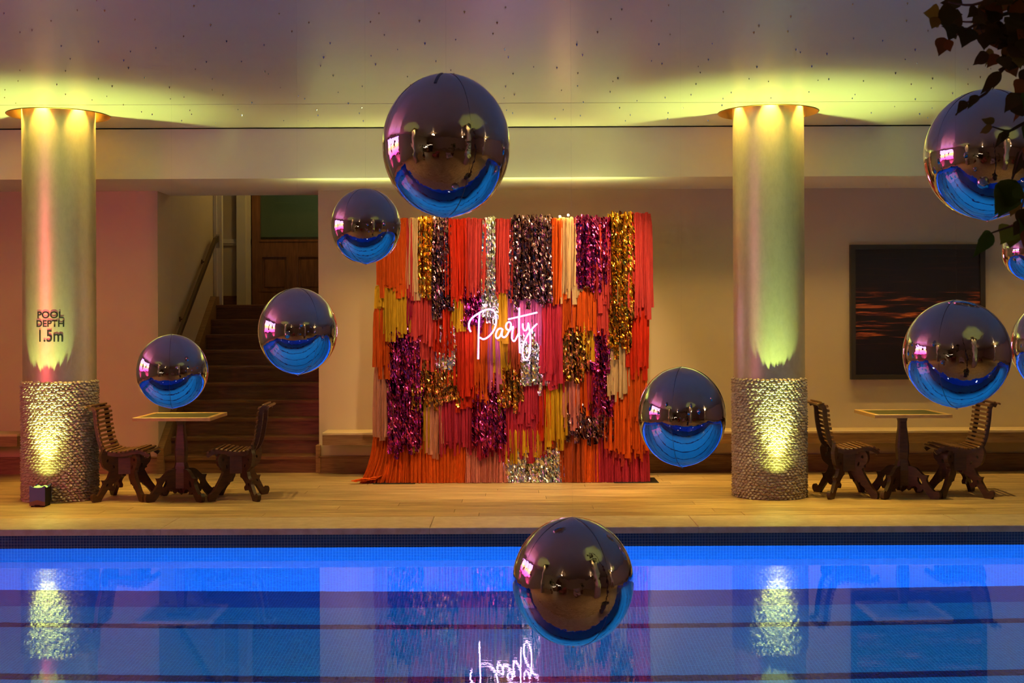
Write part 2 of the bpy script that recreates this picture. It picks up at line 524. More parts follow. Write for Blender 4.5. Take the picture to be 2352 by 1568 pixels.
# ------------------------------------------------------------------ near terrace (seen in the balloons)
nf = MB().box(XL, XR, YB, POOL_NEAR - 0.55, -0.25, 0.0).build('floor_terrace', M['deck'])
tag(nf, 'brown timber terrace on the near side of the pool', kind='structure')
tag(MB().bbox(XL, XR, POOL_NEAR - 0.55, POOL_NEAR + 0.03, -0.05, 0.001).build('trim_2', M['coping']), 'stone coping of the near pool edge', kind='structure')
tag(MB().bbox(XL, PXL + 0.03, POOL_NEAR + 0.03, POOL_FAR - 0.03, -0.05, 0.001).build('trim_3', M['coping']), 'stone coping below the screen', kind='structure')
tag(MB().bbox(PXR - 0.03, XR, POOL_NEAR + 0.03, POOL_FAR - 0.03, -0.05, 0.001).build('trim_4', M['coping']), 'stone coping at the right pool end', kind='structure')

# ------------------------------------------------------------------ walls
tag(MB().box(XL, STAIR_L, WALL_Y, WALL_Y + 0.25, 0, SOFF + 0.3).build('wall_back_left', M['wall']), 'plaster wall left of the staircase', kind='structure')
tag(MB().box(STAIR_R, XR, WALL_Y, WALL_Y + 0.25, 0, SOFF + 0.3).build('wall_back_right', M['wall']), 'plaster wall behind the streamer backdrop', kind='structure')
tag(MB().box(XL - 0.2, XL, YB, WALL_Y + 0.25, -0.3, CEIL + 0.1).build('wall_left', M['wall']), 'end wall carrying the screen', kind='structure')
tag(MB().box(XR, XR + 0.2, YB, WALL_Y + 0.25, -0.3, CEIL + 0.1).build('wall_right', M['wall']), 'right end wall', kind='structure')
tag(MB().box(XL, XR, YB - 0.2, YB, -0.3, CEIL + 0.1).build('wall_front', M['wall']), 'wall behind the terrace', kind='structure')
# ceiling
ce = MB().box(XL, XR, YB, 11.25, CEIL, CEIL + 0.1).build('ceiling', M['ceiling'])
tag(ce, 'satin mauve ceiling dotted with tiny crystals', kind='structure')
holes = [circ(cx, cy, 0.46, 48) for cx, cy in COLS]
cs = MB().prism([(XL, 11.25), (XR, 11.25), (XR, BULK_Y - 0.018), (XL, BULK_Y - 0.018)], holes, 0.06, lambda a, b, c: (a, b, CEIL - 0.003 + 0.03 + c)).build('ceiling_strip', M['ceiling'])
tag(cs, 'ceiling strip above the columns', kind='structure')
bk = MB().box(XL, XR, BULK_Y, BULK_Y + 0.12, SOFF, CEIL - 0.012).build('trim_5', M['bulkhead'])
tag(bk, 'cream bulkhead below the ceiling', kind='structure')
MB().box(XL, XR, BULK_Y - 0.03, BULK_Y + 0.3, CEIL + 0.03, CEIL + 0.1).build('shadow_gap', M['black_metal'], bk)
MB().box(XL, XR, BULK_Y + 0.12, WALL_Y, SOFF, SOFF + 0.05).build('soffit', M['bulkhead'], bk)
MB().box(STAIR_L, STAIR_R, WALL_Y, 14.25, SOFF, SOFF + 0.3).build('stair_lintel', M['bulkhead'], bk)

# crystals
cm = MB().lathe([(0.0055, 0), (0.0075, -0.006), (0.0035, -0.015), (0.0001, -0.022)], 6).mesh('ceiling_crystal')
M['crystal'] = principled('crystal_drop', (0.85, 0.82, 0.78), 0.06, 1.0)
yy = 6.4
while yy < 12.5:
    xx = -5.6
    while xx < 5.6:
        x, y = xx + rng.uniform(-0.17, 0.17), yy + rng.uniform(-0.15, 0.15)
        xx += 0.47
        if y > 12.5 or any(math.hypot(x - a, y - b) < 0.6 for a, b in COLS): continue
        z = CEIL if y < 11.22 else CEIL - 0.003
        link('ceiling_crystal', cm, M['crystal'], ce, (x, y, z), scale=[rng.uniform(0.6, 1.05)] * 3)
    yy += 0.36

# baseboards
for nme, x0, x1, lb in (('baseboard_left', XL, STAIR_L, 'brown wooden baseboard left of the stairs'), ('baseboard_right', STAIR_R, XR, 'brown wooden baseboard along the wall right of the stairs')):
    b = MB().bbox(x0, x1, WALL_Y - 0.035, WALL_Y, 0, 0.165, 0.006).build(nme, M['bench_wood'])
    tag(b, lb, kind='structure')
    MB().bbox(x0, x1, WALL_Y - 0.045, WALL_Y, 0.165, 0.18, 0.004).build('cap_moulding', M['bench_wood'], b)
MB().bbox(STAIR_R - 0.03, STAIR_R + 0.02, WALL_Y - 0.045, WALL_Y + 0.3, 0, 0.30, 0.006).build('corner_block', M['bench_wood'], bpy.data.objects['baseboard_right'])

# wall benches
def bench(x0, x1, label):
    e = empty('wall_bench', ((x0 + x1) / 2, 13.55, 0.33))
    h = (x1 - x0) / 2
    MB().bbox(-h, h, -0.20, 0.20, 0.105, 0.13, 0.004).build('seat_board', M['bench_top'], e)
    MB().box(-h + 0.003, h - 0.003, -0.195, 0.20, 0, 0.105).build('front_board', M['bench_wood'], e)
    tag(e, label, 'bench')
bench(XL, -5.15, 'short wooden wall bench left of the lettered column')
bench(-1.98, XR - 0.01, 'long wooden wall bench running behind the streamers to the painting')

# ------------------------------------------------------------------ staircase
st = empty('staircase', (0, 0, 0)); tag(st, 'dark wooden staircase rising to the panelled door', kind='structure')
RISE, RUN, SY = 0.1835, 0.27, 13.72
for k in range(1, 11):
    y0 = SY + RUN * (k - 1); z = RISE * k
    MB().box(STAIR_L + 0.07, STAIR_R, y0 + 0.02, y0 + 0.05, z - RISE, z - 0.035).build('riser', M['stair_wood'], st)
    yb = y0 + RUN + 0.05 if k < 10 else 17.4
    MB().bbox(STAIR_L + 0.07, STAIR_R, y0 - 0.012, yb, z - 0.038, z, 0.006).build('tread' if k < 10 else 'landing', M['stair_wood'], st)
sl = RISE / RUN
sp = [(SY - 0.03, 0), (SY - 0.03, 0.27), (SY + 2.43, 0.27 + 2.46 * sl), (SY + 2.63, 0.27 + 2.46 * sl), (SY + 2.63, 1.6), (SY + 0.3, 0)]
MB().prism(sp, (), 0.07, lambda a, b, c: (STAIR_L + 0.035 + c, a, b)).build('stringer', M['bench_wood'], st)
tag(MB().box(STAIR_L - 0.25, STAIR_L, WALL_Y + 0.25, 16.35, 0, 4.4).build('wall_stair_left', M['wall']), 'stairwell wall behind the handrail', kind='structure')
tag(MB().box(STAIR_R, STAIR_R + 0.25, WALL_Y + 0.25, 17.45, 0, 4.4).build('wall_stair_right', M['wall']), 'right wall of the stairwell', kind='structure')
wb = MB().box(-4.6, -3.49, 17.2, 17.4, 1.8, 4.4).box(-3.49, -2.40, 17.2, 17.4, 3.95, 4.4).box(-2.40, STAIR_R, 17.2, 17.4, 1.8, 4.4).build('wall_landing', M['wall'])
tag(wb, 'pale landing wall around the door', kind='structure')
MB().box(-4.6, -3.49, 17.165, 17.2, 2.67, 2.705).box(-4.6, -3.49, 17.175, 17.2, 2.645, 2.73).build('dado_rail', M['white_trim'], wb)
MB().bbox(-4.6, -3.67, 17.18, 17.2, 1.835, 1.97).build('skirting', M['stair_wood'], wb)
MB().box(-3.785, -3.685, 16.33, 16.40, 1.835, 4.3).build('corner_post', M['white_trim'], wb)
MB().box(-3.785, -3.745, 16.30, 16.34, 1.835, 4.3).build('corner_bead', M['white_trim'], wb)
MB().box(-3.67, -3.55, 17.13, 17.2, 1.835, 4.0).box(-3.55, -3.49, 17.16, 17.3, 1.835, 4.0).build('door_jamb', M['white_trim'], wb)
MB().box(-2.40, -2.22, 17.13, 17.2, 1.835, 4.0).build('door_jamb', M['white_trim'], wb)
tag(MB().box(-4.7, STAIR_R + 0.25, 14.2, 19.6, 4.4, 4.5).build('ceiling_stair', M['wall']), 'stairwell ceiling', kind='structure')
tag(MB().box(-4.7, -4.6, 16.35, 19.5, 1.6, 4.4).build('wall_landing_left', M['wall']), 'landing side wall', kind='structure')
vb = MB().box(-4.6, STAIR_R + 0.25, 19.4, 19.5, 1.6, 4.4).build('wall_vestibule', M['wall'])
tag(vb, 'dim vestibule wall behind the door glass', kind='structure')
MB().box(-4.6, STAIR_R + 0.25, 19.36, 19.4, 2.86, 2.90).build('picture_rail', M['stair_wood'], vb)
tag(MB().box(-4.6, STAIR_R + 0.25, 17.4, 19.4, 1.6, 1.82).build('floor_vestibule', M['stair_wood']), 'vestibule floor', kind='structure')
# door
dr = empty('door_1', (-2.945, 17.27, 1.835)); tag(dr, 'brown panelled door with a glazed upper half', kind='structure')
W2, ST = 0.545, 0.115
MB().box(-W2, -W2 + ST, -0.022, 0.022, 0.01, 2.1).build('stile', M['door_wood'], dr)
MB().box(W2 - ST, W2, -0.022, 0.022, 0.01, 2.1).build('stile', M['door_wood'], dr)
MB().box(-W2 + ST, W2 - ST, -0.022, 0.022, 0.01, 0.19).build('bottom_rail', M['door_wood'], dr)
MB().box(-W2 + ST, W2 - ST, -0.022, 0.022, 0.68, 0.87).build('lock_rail', M['door_wood'], dr)
MB().box(-W2 + ST, W2 - ST, -0.022, 0.022, 1.98, 2.1).build('top_rail', M['door_wood'], dr)
MB().box(-0.055, 0.055, -0.022, 0.022, 0.19, 0.68).build('muntin', M['door_wood'], dr)
for x0, x1 in ((-W2 + ST, -0.055), (0.055, W2 - ST)):
    p = MB().box(x0, x1, -0.002, 0.008, 0.19, 0.68).build('panel', M['door_wood'], dr)
    fr = MB()
    for a, b, c, d in ((x0, x1, 0.19, 0.215), (x0, x1, 0.655, 0.68), (x0, x0 + 0.025, 0.215, 0.655), (x1 - 0.025, x1, 0.215, 0.655)):
        fr.box(a, b, -0.03, 0.0, c, d)
    fr.build('panel_moulding', M['door_wood'], p)
    MB().bbox(x0 + 0.05, x1 - 0.05, -0.24, 0.24, 0, 0.012, 0.01).build('raised_field', M['door_wood'], p, loc=(0, -0.002, 0.435), rot=(R(90), 0, 0)).scale = (1, 0.78, 1)
MB().box(-W2 + ST, W2 - ST, -0.004, 0.004, 0.87, 1.98).build('pane', M['glass'], dr)
MB().box(-W2 + ST - 0.01, W2 - ST + 0.01, -0.034, 0.0, 0.86, 0.89).build('glazing_bead', M['door_wood'], dr)

# handrail
hr = empty('handrail', (-3.70, 13.75, 0)); tag(hr, 'flat bronze handrail climbing the stairwell wall', 'handrail')
hp = [(0, -0.05, 1.10), (0, 2.25, 2.64), (0, 2.42, 2.68)]
rb = MB()
for (a, b) in zip(hp[:-1], hp[1:]):
    a, b = Vector(a), Vector(b)
    v = []
    for p in (a, b):
        for dx, dz in ((-0.018, -0.045), (0.018, -0.045), (0.018, 0.025), (-0.018, 0.025)):
            v.append((p.x + dx, p.y, p.z + dz))
    rb.add(v, [(0, 1, 2, 3), (7, 6, 5, 4), (0, 4, 5, 1), (1, 5, 6, 2), (2, 6, 7, 3), (3, 7, 4, 0)])
rb.build('rail_bar', M['bronze'], hr)
MB().box(-0.02, 0.02, 2.40, 2.43, 2.55, 2.72).build('end_cap', M['steel'], hr)
for yb in (0.9, 1.95):
    zb = 1.10 + (yb + 0.05) / 2.3 * 1.54
    MB().tube([(0, yb, zb - 0.03), (-0.01, yb, zb - 0.075), (-0.045, yb, zb - 0.085), (-0.09, yb, zb - 0.085)], 0.009, 8).box(-0.09, -0.082, yb - 0.028, yb + 0.028, zb - 0.113, zb - 0.057).build('bracket', M['bronze'], hr)

# ------------------------------------------------------------------ columns
SH_R, SL_R, SL_H = 0.322, 0.328, 1.08
def lump_mesh(name, seed):
    r = random.Random(seed)
    v, f = [], []
    # a drooping scale: wide, flat, thickest at its lower lip (local x across, y outwards, z up)
    n = 7
    for ring, (k, h) in enumerate(((1.0, 0.0), (0.86, 0.55), (0.45, 0.95))):
        for i in range(n):
            a = 2 * math.pi * i / n
            j = 1 + r.uniform(-0.16, 0.16)
            x = math.cos(a) * 0.0245 * k * j
            z = math.sin(a) * 0.0135 * k * j - 0.004 * h
            v.append((x, 0.0155 * h * (1 - 0.3 * math.sin(a)), z))
    v.append((0, 0.0155, -0.005))
    for ring in range(2):
        for i in range(n):
            j = (i + 1) % n
            f.append((ring * n + i, ring * n + j, (ring + 1) * n + j, (ring + 1) * n + i))
    for i in range(n):
        f.append((2 * n + i, 2 * n + (i + 1) % n, 3 * n))
    return v, f
LUMPS = [lump_mesh('s', s) for s in (1, 2, 3, 4)]
LUMP_ME = [MB().add(v, f).mesh('scale', True) for v, f in LUMPS]
def column(cx, cy, label, near=300):
    e = empty('column', (cx, cy, 0))
    tag(e, label, 'column')
    MB().lathe([(SH_R, SL_H - 0.03), (SH_R, CEIL + 0.1)], 64, cap=False).build('shaft', M['column'], e, True)
    MB().lathe([(SL_R, 0), (SL_R, SL_H), (SH_R - 0.01, SL_H + 0.002)], 64, cap=False).build('sleeve', M['scales'], e, True, 40)
    spots = []
    rows = 45
    per = 52
    for k in range(rows):
        z = 0.014 + k * (SL_H - 0.02) / (rows - 1)
        for i in range(per):
            a = 2 * math.pi * (i + 0.5 * (k % 2) + rng.uniform(-0.13, 0.13)) / per
            spots.append((a, z + rng.uniform(-0.006, 0.006), rng.uniform(0.8, 1.18), rng.uniform(-0.25, 0.25), rng.randrange(4)))
    to_cam = math.atan2(-cy, -cx)
    spots.sort(key=lambda q: -math.cos(q[0] - to_cam) - 0.15 * q[2])
    rest = MB()
    for n, (a, z, s, tilt, kk) in enumerate(spots):
        mt = Matrix.Translation((SL_R * math.cos(a), SL_R * math.sin(a), z)) @ Matrix.Rotation(a - math.pi / 2, 4, 'Z') @ Matrix.Rotation(tilt, 4, 'Y') @ Matrix.Scale(s, 4)
        if n < near:
            o = link('scale', LUMP_ME[kk], M['scales'], e)
            o.matrix_basis = mt
        else:
            v, f = LUMPS[kk]
            rest.add([mt @ Vector(p) for p in v], f)
    o = rest.build('scale_cover', M['scales'], e, True)
    o['kind'] = 'stuff'
    return e
col_l = column(*COLS[0], 'left column, silver with POOL DEPTH lettering above a scaly sleeve')
col_r = column(*COLS[1], 'right column, plain silver above a scaly sleeve')

# lettering wrapped on the left shaft
def wrapped_text(body, size, ang, z, col, sx=1.0):
    cu = bpy.data.curves.new('txt', 'FONT')
    cu.body = body; cu.size = size; cu.align_x = 'CENTER'; cu.offset = 0.0022
    ob = bpy.data.objects.new('txt', cu)
    C.objects.link(ob)
    dg = bpy.context.evaluated_depsgraph_get()
    me = bpy.data.meshes.new_from_object(ob.evaluated_get(dg))
    bpy.data.objects.remove(ob)
    r = SH_R + 0.0015
    for v in me.vertices:
        a = ang + v.co.x * sx / r
        v.co = Vector((r * math.cos(a), r * math.sin(a), z + v.co.y))
    me.materials.clear()
    me.update()
    return link('lettering', me, M['lettering'], col)
tp = P(114, 745, 11.5)
ang = math.atan2(tp.y - COLS[0][1] - 0.02, tp.x - COLS[0][0])
# the shaft point whose direction matches the lettering
best = min((abs((COLS[0][0] + SH_R * math.cos(a)) / (COLS[0][1] + SH_R * math.sin(a)) * F_PX - (114 - PX0)), a) for a in [R(-175 + k * 0.25) for k in range(680)])
ang = best[1]
wrapped_text('POOL', 0.083, ang, P(114, 730, 11.5).z, col_l, 1.08)['label'] = 'black word POOL'
wrapped_text('DEPTH', 0.083, ang, P(114, 750, 11.5).z, col_l, 1.0)['label'] = 'black word DEPTH'
wrapped_text('1.5m', 0.150, ang, P(114, 784, 11.5).z, col_l, 0.80)['label'] = 'black depth figure 1.5m'

# brass lamp recesses round the column heads
def recess(cx, cy, label):
    e = empty('lamp_recess', (cx, cy, CEIL))
    tag(e, label, 'ceiling light')
    MB().lathe([(0.459, -0.006), (0.452, -0.010), (0.445, 0.0), (0.440, 0.19)], 64, cap=False).build('brass_ring', M['brass'], e, True, 40)
    MB().lathe([(0.455, 0.19), (SH_R, 0.195)], 64, cap=False).build('top_plate', M['brass'], e)
    for k in range(6):
        a = R(-90 - 8 + k * 360 / 6)
        x, y = 0.384 * math.cos(a), 0.384 * math.sin(a)
        d = empty('downlight', (x, y, 0.185), 0, e)
        link('can', MB().lathe([(0.034, 0.0), (0.034, -0.03), (0.027, -0.034), (0.025, -0.01)], 14, cap=False).mesh('can', True, 40), M['brass'], d)
        link('lens', MB().lathe([(0.026, -0.012), (0.0001, -0.012)], 12, cap=False).mesh('lens'), M['lens_warm'], d)
        lamp('downlight_lamp', 'SPOT', (0, 0, -0.04), 115, (1.0, 0.60, 0.09), parent=d, target=(-0.11 * math.cos(a), -0.11 * math.sin(a), -0.7), size=0.012, spot=62, blend=0.6)
    return e
recess(*COLS[0], 'brass ring of downlights round the head of the lettered column')
recess(*COLS[1], 'brass ring of downlights round the head of the plain column')

# column uplights
def uplight_lamp(cx, cy, e):
    lamp('column_uplight_lamp', 'SPOT', (cx, cy - 0.475, 0.205), e, (0.62, 1.0, 0.26), target=(cx, cy - 0.36, 3.4), size=0.018, spot=60, blend=1.0)
    lamp('column_uplight_lamp', 'SPOT', (cx, cy - 0.475, 0.205), e * 0.26, (0.80, 1.0, 0.20), target=(cx, cy - 0.40, 1.6), size=0.018, spot=76, blend=1.0)
    lamp('column_uplight_lamp', 'SPOT', (cx, cy - 0.475, 0.205), e * 0.016, (0.80, 1.0, 0.20), target=(cx, cy - 0.30, 1.6), size=0.018, spot=138, blend=1.0)
uplight_lamp(*COLS[0], 950)
uplight_lamp(*COLS[1], 950)
M['navy_case'] = principled('navy_case', (0.06, 0.08, 0.30), 0.4)
M['case_trim'] = principled('case_trim', (0.16, 0.08, 0.05), 0.5)
ux, uy = P(86, 1156, 11.25).x, 11.25
ul = empty('uplighter', (ux, uy, 0)); tag(ul, 'small navy uplighter box at the foot of the lettered column', 'uplighter')
fp = [(-0.068, 0.04), (0.068, 0.04), (0.068, 0.185), (0.055, 0.183), (0.04, 0.172), (0.0, 0.168), (-0.04, 0.172), (-0.055, 0.183), (-0.068, 0.185)]
MB().prism(fp, (), 0.012, lambda a, b, c: (a, c, b)).build('front_plate', M['navy_case'], ul)
ch = [(-0.068, 0.012), (-0.03, 0.012), (-0.02, 0.02), (0.02, 0.02), (0.03, 0.012), (0.068, 0.012), (0.068, 0.045), (0.04, 0.05), (0.0, 0.062), (-0.04, 0.05), (-0.068, 0.045)]
MB().prism(ch, (), 0.014, lambda a, b, c: (a, c - 0.002, b)).build('chin_plate', M['case_trim'], ul)
MB().prism(fp, (), 0.012, lambda a, b, c: (a, c + 0.15, b)).build('rear_plate', M['navy_case'], ul)
for s in (-1, 1):
    MB().prism([(0.0, 0.04), (0.15, 0.04), (0.15, 0.18), (0.11, 0.165), (0.04, 0.165), (0.0, 0.18)], (), 0.006, lambda a, b, c: (s * 0.065 + c, a, b)).build('side_plate', M['black_metal'], ul)
MB().box(-0.06, 0.06, 0.005, 0.145, 0.012, 0.15).build('case_body', M['black_metal'], ul)
for x, y in ((-0.03, 0.045), (0.03, 0.045), (-0.03, 0.105), (0.03, 0.105)):
    link('lens', MB().lathe([(0.024, 0), (0.022, 0.016), (0.012, 0.026), (0.0001, 0.029)], 14).mesh('lens', True), M['lens_green'], ul, (x, y, 0.15))
for x, y in ((-0.05, 0.01), (0.05, 0.01), (-0.05, 0.14), (0.05, 0.14)):
    link('foot', MB().lathe([(0.012, 0), (0.012, 0.014)], 8).mesh('foot'), M['black_metal'], ul, (x, y, 0))

# ------------------------------------------------------------------ carved chairs and tables
RAIL = [(-.318, .842), (-.290, .853), (-.258, .842), (-.240, .805), (-.234, .74), (-.227, .68), (-.213, .60), (-.197, .53), (-.172, .475), (-.132, .445), (-.063, .434), (.017, .440), (.097, .455), (.165, .455), (.215, .432), (.242, .412)]
RS = [(p.x, p.z) for p in smooth_line([(a, 0, b) for a, b in RAIL], 5)]
FRONT = [(.04, .20), (.04, .42), (.10, .428), (.15, .430), (.19, .42), (.215, .39), (.22, .35), (.205, .315), (.175, .29), (.18, .272), (.162, .268), (.150, .255), (.16, .24), (.18, .205), (.21, .165), (.245, .12), (.28, .082), (.31, .066), (.325, .04), (.318, .0), (.258, .0), (.235, .03), (.2, .07), (.165, .10), (.14, .115), (.132, .142), (.115, .132), (.1, .158), (.085, .14), (.07, .165)]
REAR = [(.04, .20), (.04, .42), (.1, .43), (.14, .41), (.17, .43), (.2, .47), (.228, .515), (.228, .46), (.245, .42), (.24, .37), (.218, .31), (.18, .28), (.150, .262), (.158, .24), (.172, .208), (.195, .188), (.230, .190), (.215, .155), (.235, .12), (.262, .075), (.285, .055), (.312, .078), (.334, .062), (.335, .03), (.315, .0), (.25, .0), (.225, .04), (.19, .085), (.165, .11), (.15, .092), (.12, .085), (.105, .115), (.13, .14), (.1, .17), (.07, .19)]
leg_f = MB().prism(smooth_loop(FRONT, 3, (0, 1, 9, 10, 19, 20, 25, 27)), [circ(.160, .368, .015, 10), circ(.115, .30, .012, 8, 2.0, 1.2)], 0.034).mesh('leg')
leg_r = MB().prism(smooth_loop(REAR, 3, (0, 1, 6, 16, 24, 25, 29)), [circ(.180, .365, .016, 10, 0.7, 0.5), circ(.118, .31, .010, 8, 2.0, 1.0), circ(.185, .145, .009, 8, 1.8, 2.2)], 0.034).mesh('leg')
def offset_line(pts, w):
    L, Rr = [], []
    for i, p in enumerate(pts):
        a = Vector(pts[max(i - 1, 0)]); b = Vector(pts[min(i + 1, len(pts) - 1)])
        t_ = (b - a).normalized(); n = Vector((-t_.y, t_.x))
        L.append(tuple(Vector(p) + n * 0.004)); Rr.append(tuple(Vector(p) - n * w))
    return L + Rr[::-1]
# bodies of the side rails thicken where seat meets back
rail_me = MB().prism(offset_line(RS, 0.032), (), 0.030).mesh('side_rail')
slat_me = MB().bbox(-0.0115, 0.0115, -0.225, 0.225, 0.0, 0.015, 0.003).mesh('slat')
peg_me = MB().lathe([(0.007, 0), (0.006, 0.012), (0.0001, 0.014)], 8).mesh('spacer_peg', True)
box_me = MB().bbox(-0.09, 0.09, -0.095, 0.095, 0.0, 0.175, 0.004).mesh('under_box')
beam_me = MB().bbox(-0.16, 0.17, -0.018, 0.018, 0.0, 0.04, 0.003).mesh('bearer')
def along(pts, step):
    out, acc = [], 0.0
    for a, b in zip(pts[:-1], pts[1:]):
        a, b = Vector(a), Vector(b); L = (b - a).length; s = step - acc
        while s <= L:
            out.append((a + (b - a) * (s / L), math.atan2(b.y - a.y, b.x - a.x))); s += step
        acc = (acc + L) % step if True else 0
        acc = L - (s - step)
    return out
SLATS = [(Vector(RS[0]), math.atan2(RS[1][1] - RS[0][1], RS[1][0] - RS[0][0]))] + along(RS, 0.0405)
def chair(x, y, face, rz, label):
    e = empty('carved_chair', (x, y, 0), rz + (0 if face > 0 else math.pi))
    tag(e, label, 'chair', 'carved slatted chairs on the far deck')
    for s in (-1, 1):
        link('side_rail', rail_me, M['chair_wood'], e, (0, s * 0.165, 0))
        link('leg', leg_f, M['chair_wood'], e, (0.005, s * 0.03, 0), (0, 0, s * R(47)), (0.92, 1, 1))
        link('leg', leg_r, M['chair_wood'], e, (-0.035, s * 0.03, 0), (0, 0, math.pi - s * R(50)))
    link('under_box', box_me, M['chair_wood'], e, (-0.02, 0, 0.235))
    for yb in (-0.10, 0.10):
        link('bearer', beam_me, M['chair_wood'], e, (-0.005, yb, 0.395))
    for p, a in SLATS:
        link('slat', slat_me, M['slat_wood'], e, (p.x - math.sin(a) * 0.003, 0, p.y + math.cos(a) * 0.003), (0, -a, 0))
    return e
TLEG = [(.0, .07), (.0, .27), (.09, .278), (.15, .268), (.19, .24), (.235, .208), (.285, .207), (.268, .165), (.292, .125), (.33, .085), (.36, .068), (.39, .078), (.412, .05), (.408, .012), (.385, .0), (.315, .0), (.275, .035), (.235, .08), (.215, .055), (.165, .052), (.178, .085), (.14, .10), (.10, .085), (.075, .055), (.045, .085)]
tleg_me = MB().prism(smooth_loop(TLEG, 3, (0, 1, 6, 14, 15, 18, 19)), [[(.175, .185), (.20, .175), (.225, .14), (.222, .115), (.20, .12), (.175, .15)]], 0.036).mesh('leg')
def table(x, y, label):
    e = empty('pedestal_table', (x, y, 0)); tag(e, label, 'table', 'carved pedestal tables on the far deck')
    prof = [(0.062, .10), (.062, .24), (.055, .30), (.046, .335), (.052, .40), (.053, .46), (.046, .54), (.036, .63), (.035, .68), (.042, .715), (.055, .735)]
    b = MB()
    v, f = [], []
    for r, z in prof:
        c = r * 0.72
        for (sx, sy) in ((-1, -c / r), (-c / r, -1), (c / r, -1), (1, -c / r), (1, c / r), (c / r, 1), (-c / r, 1), (-1, c / r)):
            v.append((r * sx, r * sy, z))
    for k in range(len(prof) - 1):
        for i in range(8):
            j = (i + 1) % 8
            f.append((k * 8 + i, k * 8 + j, k * 8 + 8 + j, k * 8 + 8 + i))
    b.add(v, f).lathe([(0.0001, 0.035), (0.035, 0.06), (0.05, 0.10)], 8)
    b.build('post', M['chair_wood'], e)
    for k in range(4):
        link('leg', tleg_me, M['chair_wood'], e, (0, 0, 0), (0, 0, R(45 + 90 * k)), (0.90, 1, 1))
    h = 0.345
    MB().bbox(-h + 0.045, h - 0.045, -h + 0.045, h - 0.045, .738, .763, 0.001).build('inlay_panel', M['inlay'], e)
    for (x0, x1, y0, y1) in ((-h, h, -h, -h + .045), (-h, h, h - .045, h), (-h, -h + .045, -h + .045, h - .045), (h - .045, h, -h + .045, h - .045)):
        MB().bbox(x0, x1, y0, y1, .735, .766, 0.003).build('edge_board', M['table_edge'], e)
    MB().bbox(-0.11, 0.11, -0.11, 0.11, .718, .738, 0.002).build('mount_plate', M['chair_wood'], e)
    return e
table(-3.03, 11.75, 'square carved pedestal table in front of the stairs')
table(3.565, 11.75, 'square carved pedestal table below the dark painting')
chair(-3.52, 11.78, 1, R(0), 'slatted carved chair close beside the lettered column')
chair(-2.535, 11.78, -1, R(3), 'slatted carved chair in front of the stairs, its back to the streamers')
chair(3.075, 11.78, 1, R(0), 'slatted carved chair close beside the plain column')
chair(4.065, 11.78, -1, R(-2), 'slatted carved chair at the far right below the large balloon')

# ------------------------------------------------------------------ painting
m = principled('dark_sea_painting', (0.01, 0.006, 0.005), 0.35)
t = NT(m)
co = t.n('ShaderNodeTexCoord').outputs['Object']
sep = t.n('ShaderNodeSeparateXYZ'); t.l(co, sep.inputs[0])
mp = t.n('ShaderNodeMapping'); mp.inputs['Scale'].default_value = (1.0, 1.0, 17.0); mp.inputs['Rotation'].default_value = (0, R(4), 0)
t.l(co, mp.inputs['Vector'])
streak = t.noise(mp.outputs[0], 1.6, 8, 0.62, 0.6)
sr = t.ramp(streak, [(0.50, (0, 0, 0)), (0.56, (0.10, 0.016, 0.006)), (0.63, (0.55, 0.12, 0.02)), (0.76, (0.90, 0.34, 0.07))])
band = t.ramp(sep.outputs[2], [(0.0, (0, 0, 0)), (0.03, (0, 0, 0))])
mr = t.n('ShaderNodeMapRange'); mr.inputs['From Min'].default_value = -0.72; mr.inputs['From Max'].default_value = 0.72
t.l(sep.outputs[2], mr.inputs['Value'])
band = t.ramp(mr.outputs[0], [(0.0, (0, 0, 0)), (0.24, (0.02, 0.02, 0.02)), (0.34, (0.9, 0.9, 0.9)), (0.62, (0.85, 0.85, 0.85)), (0.68, (0.03, 0.03, 0.03))])
mul = t.n('ShaderNodeMix'); mul.data_type = 'RGBA'; mul.blend_type = 'MULTIPLY'; mul.inputs[0].default_value = 1.0
t.l(sr, mul.inputs[6]); t.l(band, mul.inputs[7])
add = t.n('ShaderNodeMix'); add.data_type = 'RGBA'; add.blend_type = 'ADD'; add.inputs[0].default_value = 1.0
t.l(mul.outputs[2], add.inputs[6]); add.inputs[7].default_value = (0.010, 0.005, 0.004, 1)
t.base(add.outputs[2])
M['painting'] = m
M['frame'] = principled('dark_frame', (0.035, 0.026, 0.016), 0.45)
pa, pb = P(1953, 562, 13.7), P(2263, 870, 13.7)
pc = (pa + pb) / 2
pw, ph = (pb.x - pa.x) / 2, (pa.z - pb.z) / 2
pt = empty('painting', (pc.x, 13.72, pc.z)); tag(pt, 'dark square painting of orange light streaks on black water', 'painting')
MB().box(-pw + 0.03, pw - 0.03, -0.012, 0.0, -ph + 0.03, ph - 0.03).build('canvas', M['painting'], pt)
for (x0, x1, z0, z1) in ((-pw, pw, ph - 0.05, ph), (-pw, pw, -ph, -ph + 0.05), (-pw, -pw + 0.05, -ph + 0.05, ph - 0.05), (pw - 0.05, pw, -ph + 0.05, ph - 0.05)):
    MB().box(x0, x1, -0.04, 0.025, z0, z1).build('frame_bar', M['frame'], pt)

